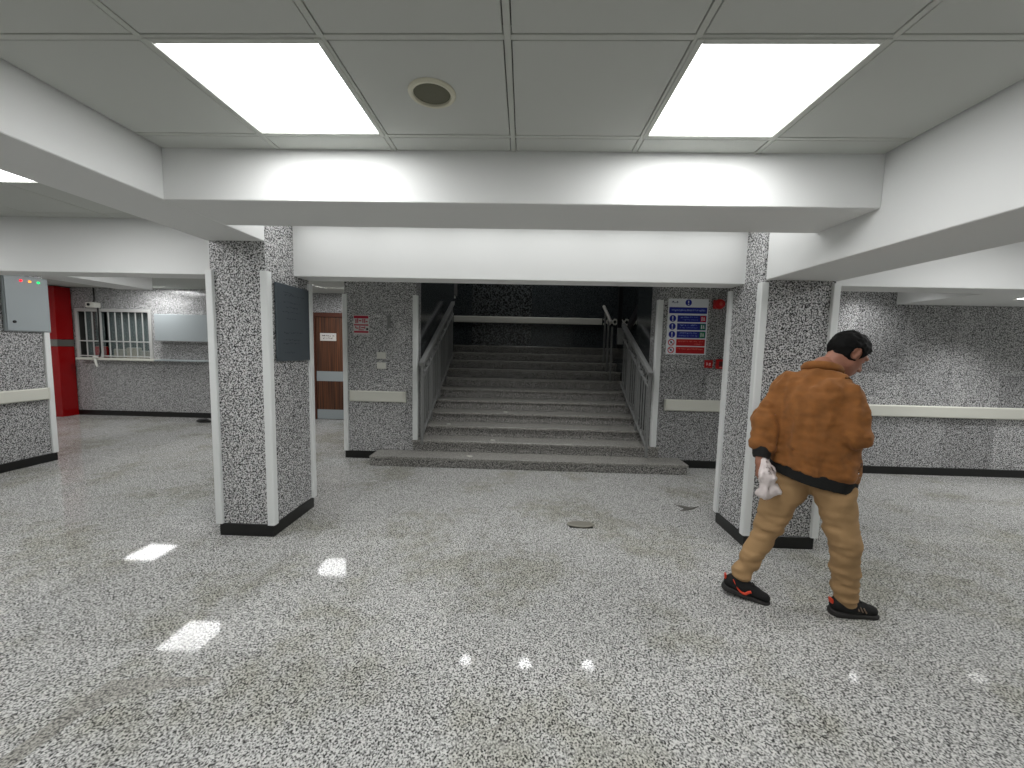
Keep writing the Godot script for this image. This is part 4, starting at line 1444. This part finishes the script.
	part(bag, "handle_loop", tube([Vector3(-0.02, 0.12, -0.03), Vector3(-0.018, 0.17, -0.05), Vector3(0.0, 0.185, -0.055), Vector3(0.02, 0.165, -0.045), Vector3(0.025, 0.12, -0.02)], 0.006, 8), film)

# running shoe, toe towards +x, heel near the origin, then turned (degrees) and pitched
func shoe(person: Node3D, at: Vector3, turn: float, pitch: float, near: bool) -> void:
	var s := Node3D.new()
	s.name = "shoe"
	person.add_child(s, true)
	s.position = at
	s.rotation_degrees = Vector3(0, -turn if near else -turn, -pitch)
	var black = M.get("shoe_knit")
	if black == null:
		black = mat("shoe_knit", Color(0.030, 0.030, 0.033), 0.8)
		mat("shoe_sole", Color(0.16, 0.155, 0.15), 0.7)
		mat("shoe_orange", Color(0.85, 0.26, 0.14), 0.5)
		mat("shoe_grey", Color(0.45, 0.38, 0.32), 0.5)
	var f := Field.new(Vector3(-0.08, -0.01, -0.08), Vector3(0.26, 0.15, 0.08), 0.006)
	f.cap(Vector3(-0.012, 0.058, 0), Vector3(0.06, 0.058, 0), 0.036, 0.040, 0.02)
	f.cap(Vector3(0.05, 0.052, 0), Vector3(0.175, 0.036, 0.002), 0.044, 0.036, 0.025, Vector3.UP, 0.8)
	f.cap(Vector3(0.01, 0.07, 0), Vector3(0.03, 0.112, 0), 0.040, 0.038, 0.025)
	f.cap(Vector3(0.06, 0.075, 0), Vector3(0.13, 0.055, 0), 0.03, 0.026, 0.02)
	f.cap(Vector3(0.022, 0.135, 0), Vector3(0.024, 0.11, 0), 0.03, 0.028, -0.006)
	f.cut(Vector3(0, 0.022, 0), Vector3.DOWN)
	var um := ArrayMesh.new()
	f.mesh_into(um)
	part(s, "upper", um, black)
	var g := Field.new(Vector3(-0.08, -0.02, -0.08), Vector3(0.26, 0.07, 0.08), 0.006)
	g.cap(Vector3(-0.010, 0.018, 0), Vector3(0.06, 0.016, 0), 0.044, 0.042, 0.02)
	g.cap(Vector3(0.06, 0.016, 0), Vector3(0.172, 0.016, 0.002), 0.042, 0.045, 0.02)
	g.cut(Vector3(0, 0.0, 0), Vector3.DOWN)
	g.cut(Vector3(0, 0.033, 0), Vector3(0.06, 1, 0).normalized())
	var sm := ArrayMesh.new()
	g.mesh_into(sm)
	part(s, "sole", sm, M.shoe_sole)
	var tab := part(s, "heel_tab", box(Vector3(0.012, 0.03, 0.03), 0.004), M.shoe_orange, Vector3(-0.045, 0.082, 0.0))
	tab.rotation_degrees.z = 12
	# side mark: a curved tick on the far foot, short bars on the near one
	for e in [-1.0, 1.0]:
		if not near:
			var pts := []
			var rr := []
			for k in 9:
				var t := k / 8.0
				var x := 0.098 - 0.105 * t
				var y := 0.046 + 0.050 * t * t - 0.020 * sin(t * PI) + (0.014 * (1.0 - t) if t < 0.15 else 0.0)
				pts.append(Vector3(x, y, e * (0.0465 - 0.006 * t)))
				rr.append(0.0075 * sin(clampf(1.0 - t, 0.06, 1.0) * PI * 0.62) + 0.0012)
			part(s, "side_mark", tube(pts, rr, 8), M.shoe_orange)
		else:
			for k in 3:
				var b := part(s, "lace_bar", box(Vector3(0.007, 0.030, 0.006), 0.002), M.shoe_grey, Vector3(0.075 + k * 0.020, 0.064 - k * 0.005, e * 0.0415))
				b.rotation_degrees = Vector3(-28 * e, 0, 18)
	part(s, "lace", tube([Vector3(0.075, 0.103, -0.02), Vector3(0.082, 0.106, 0.0), Vector3(0.075, 0.103, 0.02)], 0.004, 6), black)
	part(s, "lace", tube([Vector3(0.105, 0.090, -0.022), Vector3(0.112, 0.092, 0.0), Vector3(0.105, 0.090, 0.022)], 0.004, 6), black)
